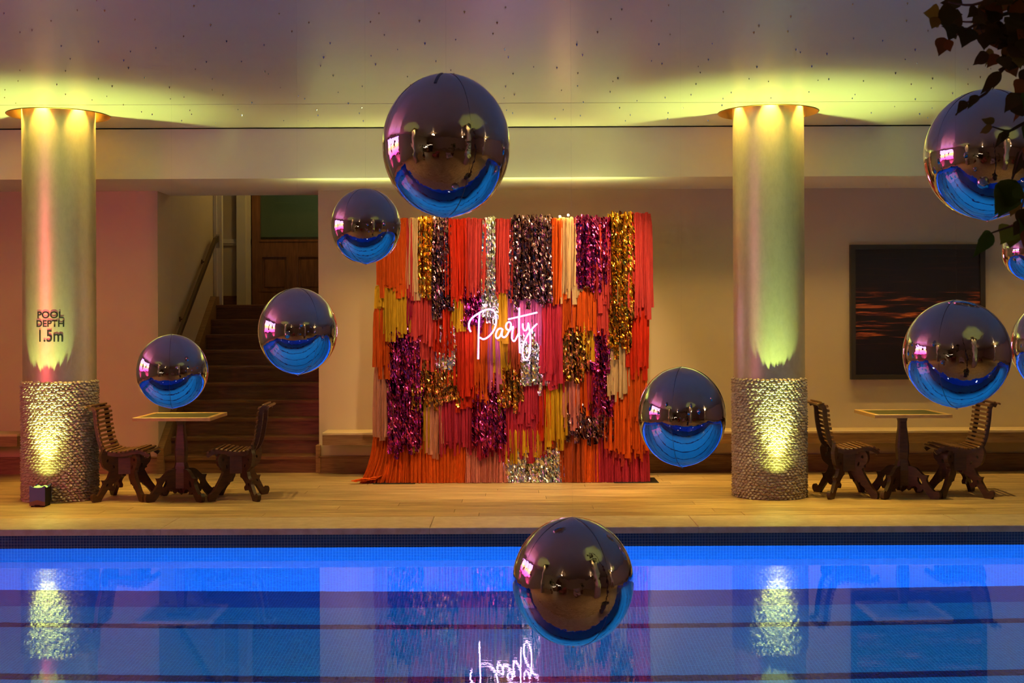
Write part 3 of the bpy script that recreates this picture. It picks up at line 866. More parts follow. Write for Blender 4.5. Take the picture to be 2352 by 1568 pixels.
# ------------------------------------------------------------------ streamer backdrop
def paper(name, c, trans=0.3, c2=None):
    m = principled(name, c, 0.75)
    m.node_tree.nodes['Principled BSDF'].inputs['Specular IOR Level'].default_value = 0.12
    t = NT(m)
    v = t.coords((60, 60, 4))
    f = t.noise(v, 2.0, 4, 0.6)
    cr_ = t.noise(t.coords((18, 18, 70)), 2.2, 3, 0.6, 0.5)
    col = t.vary(t.ramp(f, [(0.3, tuple(k * 0.55 for k in c)), (0.7, c2 or c)]), 0.16)
    t.base(col)
    ad = t.n('ShaderNodeMath', operation='ADD'); t.l(f, ad.inputs[0]); t.l(cr_, ad.inputs[1])
    t.bump(ad.outputs[0], 0.7, 0.006)
    tl = t.n('ShaderNodeBsdfTranslucent'); t.l(col, tl.inputs['Color'])
    mx = t.n('ShaderNodeMixShader'); mx.inputs[0].default_value = trans
    out = t.t.nodes['Material Output']
    t.l(t.b.outputs[0], mx.inputs[1]); t.l(tl.outputs[0], mx.inputs[2]); t.l(mx.outputs[0], out.inputs['Surface'])
    return m
def foil(name, c, c2, rough=0.16):
    m = principled(name, c, rough, 1.0)
    t = NT(m)
    v = t.coords((1, 1, 0.8))
    f = t.noise(v, 60, 1, 0.5, 0.3)
    big = t.noise(v, 14, 2)
    t.base(t.vary(t.ramp(big, [(0.35, c), (0.65, c2)]), 0.2))
    t.bump(f, 0.6, 0.006)
    return m
PAPER = {
    'O': ('orange_paper_fringe', paper('orange_paper', (0.84, 0.115, 0.008))),
    'R': ('red_paper_fringe', paper('red_orange_paper', (0.74, 0.033, 0.007))),
    'P': ('coral_paper_fringe', paper('coral_paper', (0.72, 0.065, 0.050))),
    'D': ('rose_paper_fringe', paper('rose_paper', (0.62, 0.032, 0.065))),
    'X': ('crimson_paper_fringe', paper('crimson_paper', (0.45, 0.012, 0.05))),
    'C': ('cream_paper_fringe', paper('cream_paper', (0.86, 0.55, 0.24))),
    'H': ('peach_paper_fringe', paper('peach_paper', (0.80, 0.32, 0.18))),
    'Y': ('yellow_paper_fringe', paper('yellow_paper', (0.80, 0.42, 0.015))),
    'U': ('rust_paper_fringe', paper('rust_paper', (0.50, 0.075, 0.015))),
    'F': ('pale_pink_paper_fringe', paper('pale_pink_paper', (0.80, 0.24, 0.18))),
    'N': ('neon_tinted_pink_fringe', paper('neon_tinted_pink_paper', (0.72, 0.14, 0.34))),  # pink paper, the neon's violet light mixed into its colour
}
FOIL = {
    'G': ('gold_foil_fringe', foil('gold_foil', (0.50, 0.20, 0.015), (0.90, 0.48, 0.05))),
    'K': ('plum_black_foil_fringe', foil('plum_black_foil', (0.12, 0.055, 0.065), (0.36, 0.17, 0.19))),
    'M': ('magenta_foil_fringe', foil('magenta_foil', (0.15, 0.012, 0.07), (0.62, 0.06, 0.28))),
    'S': ('silver_foil_fringe', foil('silver_iridescent_foil', (0.62, 0.66, 0.50), (0.88, 0.80, 0.78))),
    'B': ('bronze_foil_fringe', foil('bronze_foil', (0.26, 0.11, 0.02), (0.72, 0.34, 0.07))),
}
BD = 12.86
bd = empty('streamer_backdrop', (0, BD, 0))
tag(bd, 'party backdrop of orange, pink and metallic fringe streamers', 'backdrop')
# (x0, x1, top, bottom, kind) in rows from the top bar to the floor
ROWS = [
 [(876, 938, 503, 662, 'O'), (934, 948, 504, 672, 'P'), (942, 970, 503, 672, 'C'), (967, 996, 500, 676, 'G'), (993, 1032, 502, 716, 'K'), (1029, 1074, 504, 692, 'R'),
  (1071, 1120, 503, 664, 'P'), (1114, 1139, 501, 712, 'S'), (1136, 1181, 504, 678, 'P'), (1179, 1266, 500, 694, 'K'), (1258, 1291, 503, 690, 'O'), (1286, 1328, 502, 678, 'C'),
  (1322, 1374, 499, 664, 'M'), (1370, 1402, 501, 700, 'P'), (1382, 1396, 500, 660, 'M'), (1399, 1449, 492, 742, 'G'), (1445, 1488, 491, 712, 'P')],
 [(870, 893, 655, 712, 'Y'), (884, 938, 652, 765, 'Y'), (933, 952, 655, 745, 'X'), (948, 1002, 660, 772, 'P'), (998, 1042, 690, 800, 'R'), (1034, 1072, 675, 742, 'Y'),
  (1064, 1108, 650, 748, 'M'), (1104, 1141, 640, 735, 'S'), (1138, 1168, 660, 765, 'Y'), (1162, 1200, 655, 760, 'N'), (1196, 1246, 670, 770, 'N'), (1240, 1290, 680, 860, 'D'),
  (1284, 1374, 660, 756, 'O'), (1366, 1408, 670, 762, 'P'), (1400, 1442, 700, 800, 'G'), (1438, 1482, 695, 850, 'R')],
 [(869, 908, 700, 848, 'O'), (896, 962, 740, 890, 'M'), (946, 1014, 735, 832, 'P'), (1006, 1046, 735, 850, 'S'), (1040, 1094, 740, 896, 'R'), (1086, 1128, 720, 905, 'O'),
  (1120, 1148, 730, 880, 'N'), (1134, 1172, 740, 852, 'Y'), (1166, 1212, 740, 850, 'U'), (1200, 1250, 700, 884, 'S'), (1244, 1298, 760, 880, 'D'), (1288, 1346, 735, 858, 'B'),
  (1338, 1376, 720, 808, 'Y'), (1362, 1400, 740, 850, 'M'), (1392, 1444, 745, 905, 'C'), (1436, 1478, 780, 960, 'O')],
 [(867, 904, 830, 1004, 'H'), (896, 968, 860, 1030, 'M'), (950, 1054, 810, 922, 'B'), (1046, 1104, 840, 925, 'R'), (1094, 1152, 860, 1024, 'M'), (1142, 1200, 835, 930, 'B'),
  (1192, 1246, 850, 960, 'D'), (1238, 1270, 840, 1000, 'R'), (1252, 1298, 860, 1012, 'Y'), (1292, 1330, 840, 968, 'F'), (1322, 1354, 840, 930, 'O'), (1344, 1378, 790, 942, 'X'),
  (1368, 1408, 820, 952, 'M'), (1398, 1478, 890, 1040, 'O')],
 [(946, 988, 880, 1022, 'Y'), (982, 1018, 890, 1034, 'H'), (1008, 1104, 880, 1028, 'D'), (1098, 1170, 900, 1040, 'D'), (1150, 1256, 880, 1040, 'D'), (1160, 1246, 980, 1046, 'Y'),
  (1240, 1292, 960, 1030, 'U'), (1290, 1404, 915, 1006, 'K'), (1396, 1440, 920, 1052, 'P'), (1434, 1478, 930, 1050, 'O')],
 [(864, 1080, 985, 1107, 'O'), (1072, 1168, 1000, 1107, 'F'), (1162, 1286, 1000, 1107, 'S'), (1280, 1344, 985, 1107, 'U'), (1338, 1372, 985, 1107, 'O'), (1366, 1482, 985, 1107, 'D')],
]
def ribbon(mb, x, zt, zb, wd, y, shiny, flare=0.0, floor=False):
    n = max(8, round((zt - zb) / 0.028)) if shiny else 8
    cols = 4 if shiny else 5
    fold = [rng.uniform(-1, 1) for _ in range(cols)]
    amp = 0.006 if shiny else 0.017
    ph, lean = rng.uniform(0, 6.28), rng.uniform(-0.035, 0.035)
    tw = rng.uniform(-1.1, 1.1)
    v, f = [], []
    for i in range(n + 1):
        t_ = i / n
        z = zt + (zb - zt) * t_
        cx = x + lean * t_ * (zt - zb) + rng.uniform(0.001, 0.004) * math.sin(ph + 5 * t_) + flare * t_ ** 2.2
        nar = 1.0 - 0.35 * math.exp(-t_ * 9)
        for c in range(cols):
            s = c / (cols - 1) - 0.5
            jy = amp * fold[c] * (0.4 + 0.6 * t_)
            jx = jz = 0.0
            if shiny:
                jy += rng.uniform(-0.010, 0.010); jx = rng.uniform(-0.004, 0.004); jz = rng.uniform(-0.009, 0.009)
            yy = y + jy + tw * s * wd * 0.6 - 0.03 * math.sin(min(1, t_ * 6) * math.pi / 2) + (-0.05 * t_ ** 3 if floor else 0)
            v.append((cx + s * wd * nar + jx, yy, max(z + jz, 0.004)))
    for i in range(n):
        for c in range(cols - 1):
            a = i * cols + c
            f.append((a, a + 1, a + 1 + cols, a + cols))
    mb.add(v, f)
for ri, rowdef in enumerate(ROWS):
    yoff0 = -0.10 + 0.024 * ri
    for (x0, x1, y0, y1, k) in rowdef:
        shiny = k in FOIL
        yoff = yoff0 - (0.022 if shiny else 0.0)
        nm, mat = (FOIL if shiny else PAPER)[k]
        a, b = P(x0, y0, BD), P(x1, y1, BD)
        last = ri == len(ROWS) - 1
        zb = 0.005 if last else b.z
        wpx = 9.5 if shiny else 12.0
        n = max(2, round((x1 - x0) / wpx))
        under = MB()
        step = (b.x - a.x) / n
        for i in range(n + 1):          # backing strips, slightly behind
            xx = a.x + step * i
            ribbon(under, xx, a.z - 0.005, zb + rng.uniform(0.0, 0.05) * (0 if last else 1), step * 1.5, yoff + 0.014, shiny, -0.12 * max(0, 1 - (x0 + (x1 - x0) * i / n - 862) / 50) if last else 0, last)
        if not shiny:                   # narrow strips that break up the wide ones
            for i in range(2 * n):
                xx = a.x + step * (i + rng.random()) / 2
                ribbon(under, xx, a.z, zb + rng.uniform(-0.09, 0.10) * (0 if last else 1), abs(step) * rng.uniform(0.28, 0.5), yoff - 0.012 + rng.uniform(-0.006, 0.006), False, -0.16 * max(0, 1 - (x0 + (x1 - x0) * i / (2 * n) - 862) / 60) if last else 0, last)
        clump = under.build(nm, mat, bd, not shiny)
        for i in range(n):
            xx = a.x + step * (i + 0.5) + rng.uniform(-0.004, 0.004)
            s = MB()
            px = x0 + (x1 - x0) * (i + 0.5) / n
            ln = rng.uniform(-0.12, 0.06) if not last else 0.0
            top = a.z + rng.uniform(-0.006, 0.012) + (rng.uniform(0, 0.02) if shiny and ri == 0 else 0)
            ribbon(s, xx, top, max(zb + ln * 0.9, 0.005), abs(step) * rng.uniform(0.95, 1.2), yoff + rng.uniform(-0.008, 0.006), shiny, -0.17 * max(0, 1 - (px - 862) / 60) if last else 0, last)
            s.build('streamer', mat, clump, not shiny)
# trailing paper on the deck at the left foot
tr = MB()
for k in range(6):
    pts = [P(880 - 4 * k, 1092 + 2 * k, 12.8), P(862 - 8 * k, 1102, 12.76), P(838 - 5 * k, 1106, 12.74), P(806 + 3 * k, 1107, 12.72)]
    v = []
    for p in smooth_line(pts, 4):
        z = max(p.z, 0.006) + rng.uniform(0, 0.012)
        v += [(p.x, p.y - BD - 0.03 * k / 6, z), (p.x + 0.005, p.y - BD + 0.03 - 0.02 * k / 6, z + 0.008)]
    tr.add(v, [(2 * i, 2 * i + 1, 2 * i + 3, 2 * i + 2) for i in range(len(v) // 2 - 1)])
tr.build('trailing_streamer', PAPER['O'][1], bd, True)['label'] = 'orange paper trailing on the deck'
# frame behind
xa, xb = P(884, 505, BD).x, P(1482, 505, BD).x
zt = P(1180, 506, BD).z
MB().tube([(xa, 0.04, zt), (xb, 0.04, zt)], 0.016, 10).build('crossbar', M['black_metal'], bd, True, 40)
for xx in (xa + 0.03, xb - 0.03):
    MB().tube([(xx, 0.05, 0.0), (xx, 0.05, zt)], 0.016, 10).build('pole', M['black_metal'], bd, True, 40)
MB().bbox(P(1410, 1104, 12.8).x, P(1512, 1104, 12.8).x, -0.12, 0.28, 0, 0.008, 0.002).build('base_plate', M['black_metal'], bd)
MB().bbox(xa - 0.12, xa + 0.3, -0.12, 0.28, 0, 0.008, 0.002).build('base_plate', M['black_metal'], bd)
# bulbs of the light string between the streamers
ls = empty('light_string', (0, BD, 0)); tag(ls, 'string of warm bulbs threaded through the streamers', 'string lights')
bl = [P(1285, 499, BD), P(1304, 496, BD), P(1050, 1062, BD), P(1350, 1070, BD), P(1362, 1090, BD), P(905, 1075, BD), P(1165, 1075, BD), P(1240, 1035, BD), P(1330, 600, BD), P(960, 640, BD)]
wire = []
for i, p in enumerate(bl):
    yy = -0.115 if i < 2 else 0.075
    link('bulb', MB().lathe([(0.0001, -0.011), (0.008, -0.007), (0.011, 0.0), (0.008, 0.007), (0.0001, 0.011)], 10).mesh('bulb', True), M['bulb'], ls, (p.x, yy, p.z))
    wire.append((p.x, yy + 0.02, p.z + 0.012))
MB().tube([wire[i] for i in (0, 1, 8, 9, 5, 2, 6, 7, 3, 4)], 0.002, 5).build('wire', M['black_metal'], ls)

# ------------------------------------------------------------------ neon sign
ND = 12.60
def npt(cx, cy):
    return P(1040 + cx / 7.842, 660 + cy / 7.842, ND)
STROKES = {
 'stem_p': [(480, 475), (470, 700), (463, 1000), (458, 1290)],
 'bowl_p': [(325, 800), (296, 740), (290, 670), (310, 600), (365, 535), (440, 482), (530, 428), (610, 400), (690, 396), (745, 430), (775, 510), (782, 600), (770, 690), (735, 775), (675, 855), (605, 912), (545, 930), (488, 900)],
 'letters_a_r': [(905, 765), (862, 736), (812, 760), (778, 830), (778, 890), (803, 915), (842, 890), (872, 830), (893, 765), (882, 835), (893, 882), (930, 896), (972, 862), (1005, 800), (1040, 722), (1048, 655), (1018, 622), (978, 642), (955, 700), (975, 752), (1030, 765), (1088, 705), (1074, 800), (1064, 895), (1080, 950), (1110, 965), (1148, 905), (1185, 830)],
 'stem_t': [(1198, 365), (1194, 700), (1200, 950), (1208, 1180)],
 'bar_t': [(998, 572), (1260, 512), (1520, 450)],
 'letter_y': [(1260, 650), (1262, 720), (1288, 772), (1325, 765), (1350, 705), (1360, 640), (1380, 760), (1395, 900), (1396, 1040), (1385, 1160), (1360, 1255), (1318, 1305), (1278, 1280), (1255, 1185), (1265, 1055), (1310, 932), (1372, 820), (1442, 730), (1520, 652)],
}
nc = npt(900, 800)
ns = empty('neon_sign', (nc.x, ND, nc.z)); tag(ns, 'glowing white neon sign reading Party in script', 'neon sign')
allp = []
for nme, pts in STROKES.items():
    q = [npt(*p) - nc for p in pts]
    q = smooth_line([(p.x, 0, p.z) for p in q], 6)
    allp += q
    nb = MB().tube(q, 0.0055, 8).build('neon_tube', M['neon'], ns, True)
    MB().tube(q, 0.0115, 10).build('halo_shell', M['halo'], nb, True)  # added shell that paints the halo of the tube
# clear acrylic backing cut round the letters
gx0, gx1 = min(p.x for p in allp) - 0.05, max(p.x for p in allp) + 0.05
gz0, gz1 = min(p.z for p in allp) - 0.05, max(p.z for p in allp) + 0.05
N1, N2 = 64, 48
def sd(x, z): return min((p.x - x) ** 2 + (p.z - z) ** 2 for p in allp) ** 0.5
gv, gi = [], {}
gf = []
for j in range(N2):
    for i in range(N1):
        gv.append((gx0 + (gx1 - gx0) * i / (N1 - 1), gz0 + (gz1 - gz0) * j / (N2 - 1)))
D = [sd(*p) for p in gv]
for j in range(N2 - 1):
    for i in range(N1 - 1):
        q = (j * N1 + i, j * N1 + i + 1, (j + 1) * N1 + i + 1, (j + 1) * N1 + i)
        poly = []
        for a, b in zip(q, q[1:] + q[:1]):
            if D[a] < 0.03: poly.append(gv[a])
            if (D[a] < 0.03) != (D[b] < 0.03):
                t_ = (0.03 - D[a]) / (D[b] - D[a])
                poly.append((gv[a][0] + (gv[b][0] - gv[a][0]) * t_, gv[a][1] + (gv[b][1] - gv[a][1]) * t_))
        if len(poly) >= 3: gf.append(poly)
ac = MB()
for poly in gf:
    ac.add([(x, 0.015, z) for x, z in poly], [tuple(range(len(poly)))])
ac.build('acrylic_backing', M['acrylic'], ns)
MB().tube(smooth_line([(0.02, 0.02, -0.20), (0.03, 0.01, -0.30), (0.075, 0.05, -0.42), (0.085, 0.11, -0.55)], 5), 0.0022, 6).build('power_cord', M['black_metal'], ns)
for xx in (-0.14, 0.16):
    MB().tube([(xx, 0.012, 0.19), (xx * 0.95, 0.22, zt - nc.z)], 0.0008, 4).build('hanging_wire', M['nylon'], ns)
# mounting pegs
for cx, cy in ((478, 480), (458, 1285), (1198, 372), (1208, 1170), (1510, 455), (560, 925), (1318, 1300)):
    p = npt(cx, cy) - nc
    MB().tube([(p.x, 0.0, p.z), (p.x, 0.016, p.z)], 0.004, 6).build('mount_peg', M['steel'], ns)

# ------------------------------------------------------------------ mirror balloons
m = principled('mirror_foil_balloon', (0.62, 0.60, 0.65), 0.02, 1.0)
t = NT(m); v = t.coords((1, 1, 1))
t.bump(t.noise(v, 7, 2), 0.06, 0.01)
M['balloon'] = m
M['seam'] = principled('balloon_seam', (0.16, 0.15, 0.18), 0.3, 1.0)
NS, NR = 64, 40
def balloon_mesh():
    v, f = [], []
    for j in range(NR + 1):
        th = math.pi * j / NR
        for i in range(NS):
            a = 2 * math.pi * i / NS
            q = (a % (math.pi / 2)); q = min(q, math.pi / 2 - q)
            dent = 0.010 * math.exp(-(q / 0.10) ** 2) * (0.15 + abs(math.cos(th)) ** 3)
            pole = 0.02 * math.exp(-((min(th, math.pi - th)) / 0.10) ** 2)
            r = 1 - dent + pole * (1 if j > NR / 2 else 0.4)
            v.append((r * math.sin(th) * math.cos(a), r * math.sin(th) * math.sin(a), r * math.cos(th)))
    for j in range(NR):
        for i in range(NS):
            k = (i + 1) % NS
            f.append((j * NS + i, (j + 1) * NS + i, (j + 1) * NS + k, j * NS + k))
    return MB().add(v, f)
bal_me = balloon_mesh().mesh('envelope', True)
sm = MB()
for q in range(4):
    a = q * math.pi / 2
    sm.tube([(0.9935 * math.sin(th) * math.cos(a), 0.9935 * math.sin(th) * math.sin(a), 0.9935 * math.cos(th)) for th in [math.pi * (0.02 + 0.96 * k / 36) for k in range(37)]], 0.0062, 5)
seam_me = sm.mesh('seam', True)
tail_me = MB().lathe([(0.05, 0.05), (0.028, 0.02), (0.018, -0.01), (0.034, -0.035), (0.0001, -0.03)], 8).mesh('tail_knot', True)
tv, tf = [], []
for k in range(9):
    th = R(14 + 3.2 * k)
    for w_ in (-0.022, 0.022):
        for rr in (0.995, 1.006):
            tv.append((rr * math.sin(th), w_ * rr, rr * math.cos(th)))
for k in range(8):
    a = 4 * k
    tf += [(a + 1, a + 3, a + 7, a + 5), (a, a + 1, a + 5, a + 4), (a + 2, a + 6, a + 7, a + 3)]
tab_me = MB().add(tv, tf).mesh('valve_tab')
BALL = [
 (1025, 334, 147, 164, 2.95, 25, 'largest mirror balloon, high above the streamers'),
 (840, 519, 81, 86, 4.96, 60, 'small mirror balloon overlapping the top left corner of the streamers'),
 (684, 760, 91.5, 99, 6.4, 40, 'mirror balloon in front of the stairs and panelled door'),
 (396, 852, 83.5, 84.5, 5.32, 10, 'mirror balloon just above the left table'),
 (1566, 956, 101.5, 114, 6.2, 70, 'mirror balloon between the streamers and the plain column'),
 (1316, 1334, 139.5, 146, 2.55, 33, 'mirror balloon low over the pool water'),
 (2268, 355, 150, 149.5, 4.05, 20, 'large mirror balloon half behind leaves at the upper right'),
 (2197, 812, 126, 123, 3.57, 52, 'large mirror balloon covering the lower right of the painting'),
 (2372, 577, 73, 70, 6.0, 15, 'small mirror balloon cut by the right edge below the leaves'),
 (2433, 795, 116, 110, 4.6, 15, 'mirror balloon cut by the right edge behind another balloon'),
]
for (px, py, rw, rh, d, rot, lab) in BALL:
    c = P(px, py, d)
    th = math.atan2(c.x, d)
    rad = rw / F_PX * d * math.cos(th) ** 1.0
    rz = rh / F_PX * d
    e = empty('mirror_balloon', c, R(rot)); tag(e, lab, 'balloon', 'mirror balloons over the pool')
    link('envelope', bal_me, M['balloon'], e, scale=(rad, rad, rz))
    link('seam', seam_me, M['seam'], e, scale=(rad, rad, rz))
    link('tail_knot', tail_me, M['balloon'], e, (0, 0, -rz * 1.01), scale=(rad * 0.8,) * 3)
    if lab.startswith('largest'):
        link('valve_tab', tab_me, M['seam'], e, rot=(0, 0, R(258 - rot)), scale=(rad, rad, rz))
    MB().tube([(0, 0, rz * 0.99), (0, 0, CEIL - c.z)], 0.00014, 4).build('thread', M['nylon'], e)

# ------------------------------------------------------------------ overhanging tree at the right
TD = 1.95
def leafmat(name, c, tr=0.25):
    return paper(name, c, tr)
LM = [leafmat('leaf_dark', (0.11, 0.070, 0.022)), leafmat('leaf_olive', (0.30, 0.20, 0.03)), leafmat('leaf_brown', (0.36, 0.12, 0.03)), leafmat('leaf_green', (0.09, 0.15, 0.022)), leafmat('leaf_lime', (0.28, 0.28, 0.03))]
def leaf_mesh(k, wide):
    r = random.Random(k)
    out = [(0.0, 0.0), (0.06, 0.20 * wide), (0.18, 0.38 * wide), (0.34, 0.44 * wide), (0.50, 0.37 * wide), (0.66, 0.24 * wide), (0.80, 0.14 * wide), (0.91, 0.055 * wide), (1.0, 0.0)]
    v, f = [], []
    for i, (x, w_) in enumerate(out):
        z = 0.10 * math.sin(x * 2.6) + r.uniform(-0.02, 0.02)
        up = 0.10 * w_ + r.uniform(0, 0.05)
        v += [(x, -w_, z + up), (x, 0, z), (x, w_, z + up * 0.8)]
    for i in range(len(out) - 1):
        a = i * 3
        f += [(a, a + 1, a + 4, a + 3), (a + 1, a + 2, a + 5, a + 4)]
    return MB().add(v, f).mesh('leaf', True)
LEAF = [leaf_mesh(1, 1.0), leaf_mesh(2, 0.85), leaf_mesh(3, 1.1), leaf_mesh(4, 0.5)]
tree = empty('tree', (1.32, 1.92, 0)); tag(tree, 'dark leafy tree overhanging the top right corner', 'tree')
TO = Vector((1.32, 1.92, 0))
MB().lathe([(0.16, 0), (0.2, 0.4), (0.22, 0.42), (0.18, 0.42), (0.17, 0.36), (0.0001, 0.36)], 20).build('planter', principled('dark_planter', (0.05, 0.045, 0.04), 0.5), tree, True, 40)
M['bark'] = wood('tree_bark', (0.035, 0.022, 0.012), (0.08, 0.05, 0.025), 0.8, (8, 8, 2), 0.05, 0.5)
MB().tube(smooth_line([(0, 0, 0), (0.03, 0.0, 0.7), (-0.05, 0.02, 1.4), (-0.14, 0.0, 2.0), (-0.18, -0.02, 2.6)], 4), [0.06 - 0.04 * k / 16 for k in range(17)], 8).build('trunk', M['bark'], tree, True)
def tpx(cx, cy, dd=0.0): return P(2050 + cx / 2.613, cy / 2.613, TD + dd)
for pts, r0 in (
    ([(1100, 200), (930, 60), (789, 60), (560, 120), (385, 210)], 0.0055), ([(930, 60), (700, -30), (480, 30), (330, 10)], 0.004), ([(560, 120), (490, 130), (420, 130), (290, 110)], 0.0025),
    ([(1100, 500), (900, 360), (789, 300), (650, 430), (560, 560), (440, 620), (380, 690)], 0.0045),
    ([(1100, 700), (900, 700), (789, 740), (700, 785), (600, 760)], 0.0042), ([(789, 740), (700, 790), (620, 880)], 0.003),
    ([(1100, 900), (900, 950), (789, 900), (740, 1020), (690, 1150)], 0.004), ([(1100, 1200), (900, 1300), (789, 1330), (700, 1360), (560, 1410)], 0.004),
    ([(640, 420), (700, 380), (760, 330)], 0.002), ([(500, 130), (540, 200)], 0.002), ([(789, 900), (800, 1100), (770, 1270)], 0.003)):
    q = smooth_line([tpx(*p, dd=rng.uniform(-0.03, 0.03)) - TO for p in pts], 4)
    MB().tube(q, [r0 * (1 - 0.75 * k / (len(q) - 1)) for k in range(len(q))], 6).build('branch', M['bark'], tree, True)
# (base x, base y, tip x, tip y, material, shape)
LV = [(285, 110, 168, 80, 1, 2), (270, 100, 235, 175, 1, 0), (330, 12, 300, -20, 0, 1), (420, 20, 280, 25, 0, 1), (270, 95, 430, 90, 0, 2), (420, 130, 300, 90, 0, 2), (385, 200, 280, 160, 0, 0), (400, 150, 330, 260, 0, 0),
      (310, 225, 272, 345, 2, 0), (325, 240, 345, 310, 2, 1), (470, 170, 412, 300, 0, 0), (480, 180, 530, 260, 0, 2), (500, 40, 440, 110, 0, 2), (520, 60, 560, 10, 1, 1), (560, 190, 545, 305, 0, 2), (600, 200, 640, 300, 2, 0),
      (560, 120, 660, 60, 0, 2), (620, 130, 560, 50, 0, 0), (640, 330, 565, 415, 2, 0), (650, 340, 700, 440, 0, 1), (700, 370, 745, 470, 2, 0), (760, 330, 690, 440, 0, 1), (720, 310, 789, 250, 0, 2), (650, 430, 520, 575, 0, 3), (640, 450, 590, 540, 0, 3),
      (440, 605, 375, 700, 0, 3), (510, 570, 445, 670, 0, 3), (600, 765, 525, 805, 1, 2), (610, 740, 530, 720, 1, 1), (695, 785, 610, 900, 0, 3), (680, 790, 650, 860, 0, 3), (789, 480, 730, 590, 2, 0), (770, 560, 670, 690, 0, 1), (760, 640, 715, 740, 2, 3),
      (780, 700, 789, 560, 0, 2), (789, 900, 700, 1080, 0, 3), (760, 960, 820, 1060, 0, 1), (740, 1080, 605, 1300, 3, 1), (700, 1120, 620, 1320, 3, 0), (720, 1140, 789, 1200, 3, 2), (740, 1200, 700, 1300, 1, 2),
      (600, 1400, 470, 1560, 3, 3), (590, 1390, 500, 1450, 3, 3), (720, 1360, 640, 1480, 4, 0), (730, 1370, 700, 1490, 4, 2), (780, 1330, 720, 1420, 0, 0), (789, 1250, 760, 1380, 0, 1), (800, 1380, 780, 1500, 2, 1)]
for k in range(95):
    bx, by = rng.uniform(560, 960), rng.uniform(-60, 330)
    an = rng.uniform(0.3, 2.8)
    LV.append((bx, by, bx + 125 * math.cos(an), by + 118 * math.sin(an), rng.choice((0, 0, 0, 2, 1)), rng.choice((0, 1, 2))))
for k in range(30):
    bx, by = rng.uniform(800, 980), rng.uniform(330, 1400)
    an = rng.uniform(0.5, 2.8)
    LV.append((bx, by, bx + 120 * math.cos(an), by + 110 * math.sin(an), rng.choice((0, 0, 3, 2)), rng.choice((0, 1, 2))))
for (bx, by, tx, ty, mi, sh) in LV:
    dd = rng.uniform(-0.07, 0.07)
    a = tpx(bx, by, dd) - TO
    b = tpx(tx, ty, dd + rng.uniform(-0.02, 0.02)) - TO
    xax = (b - a); L = xax.length; xax.normalize()
    nrm = Vector((rng.uniform(-0.6, 0.6), -1, rng.uniform(-0.2, 0.8))); nrm = (nrm - xax * nrm.dot(xax)).normalized()
    yax = nrm.cross(xax)
    mt = Matrix((xax, yax, nrm)).transposed().to_4x4()
    me = LEAF[sh]
    o = bpy.data.objects.new('leaf', me)
    C.objects.link(o)
    if not me.materials: me.materials.append(LM[0])
    o.material_slots[0].link = 'OBJECT'; o.material_slots[0].material = LM[mi]
    o.parent = tree
    o.matrix_basis = Matrix.Translation(a) @ mt @ Matrix.Scale(L * 0.95, 4)

# ------------------------------------------------------------------ glowing screen on the left end wall
m = bpy.data.materials.new('screen_picture'); m.use_nodes = True
nt = m.node_tree; nt.nodes.remove(nt.nodes['Principled BSDF'])
em = nt.nodes.new('ShaderNodeEmission'); em.inputs[1].default_value = 4.5
tc = nt.nodes.new('ShaderNodeTexCoord'); sp_ = nt.nodes.new('ShaderNodeSeparateXYZ'); nt.links.new(tc.outputs['Object'], sp_.inputs[0])
mr = nt.nodes.new('ShaderNodeMapRange'); mr.inputs['From Min'].default_value = -0.9; mr.inputs['From Max'].default_value = 0.9
nt.links.new(sp_.outputs[2], mr.inputs['Value'])
cr = nt.nodes.new('ShaderNodeValToRGB'); e = cr.color_ramp.elements
for _ in range(3): e.new(0.5)
for x, (p, c) in zip(e, ((0.0, (1, 0.04, 0.30)), (0.3, (1, 0.16, 0.30)), (0.5, (1, 0.42, 0.12)), (0.72, (1, 0.30, 0.62)), (1.0, (0.72, 0.28, 1.0)))):
    x.position = p; x.color = (*c, 1)
nt.links.new(mr.outputs[0], cr.inputs[0]); nt.links.new(cr.outputs[0], em.inputs[0])
nt.links.new(em.outputs[0], nt.nodes['Material Output'].inputs['Surface'])
M['screen'] = m
s = empty('wall_screen', (XL + 0.03, 5.25, 2.3)); tag(s, 'pink and orange glowing wall screen mirrored at the left of each balloon', 'screen')
MB().box(0.0, 0.03, -2.3, 2.3, -0.9, 0.9).build('picture', M['screen'], s)
for (y0, y1, z0, z1) in ((-2.38, 2.38, 0.9, 0.98), (-2.38, 2.38, -0.98, -0.9), (-2.38, -2.3, -0.9, 0.9), (2.3, 2.38, -0.9, 0.9)):
    MB().box(0, 0.05, y0, y1, z0, z1).build('bezel', M['black_metal'], s)
MB().box(0.031, 0.036, 0.2, 0.55, -0.55, 0.35).box(0.031, 0.036, -1.2, -0.9, -0.2, 0.5).build('dark_figure', M['black_metal'], s)

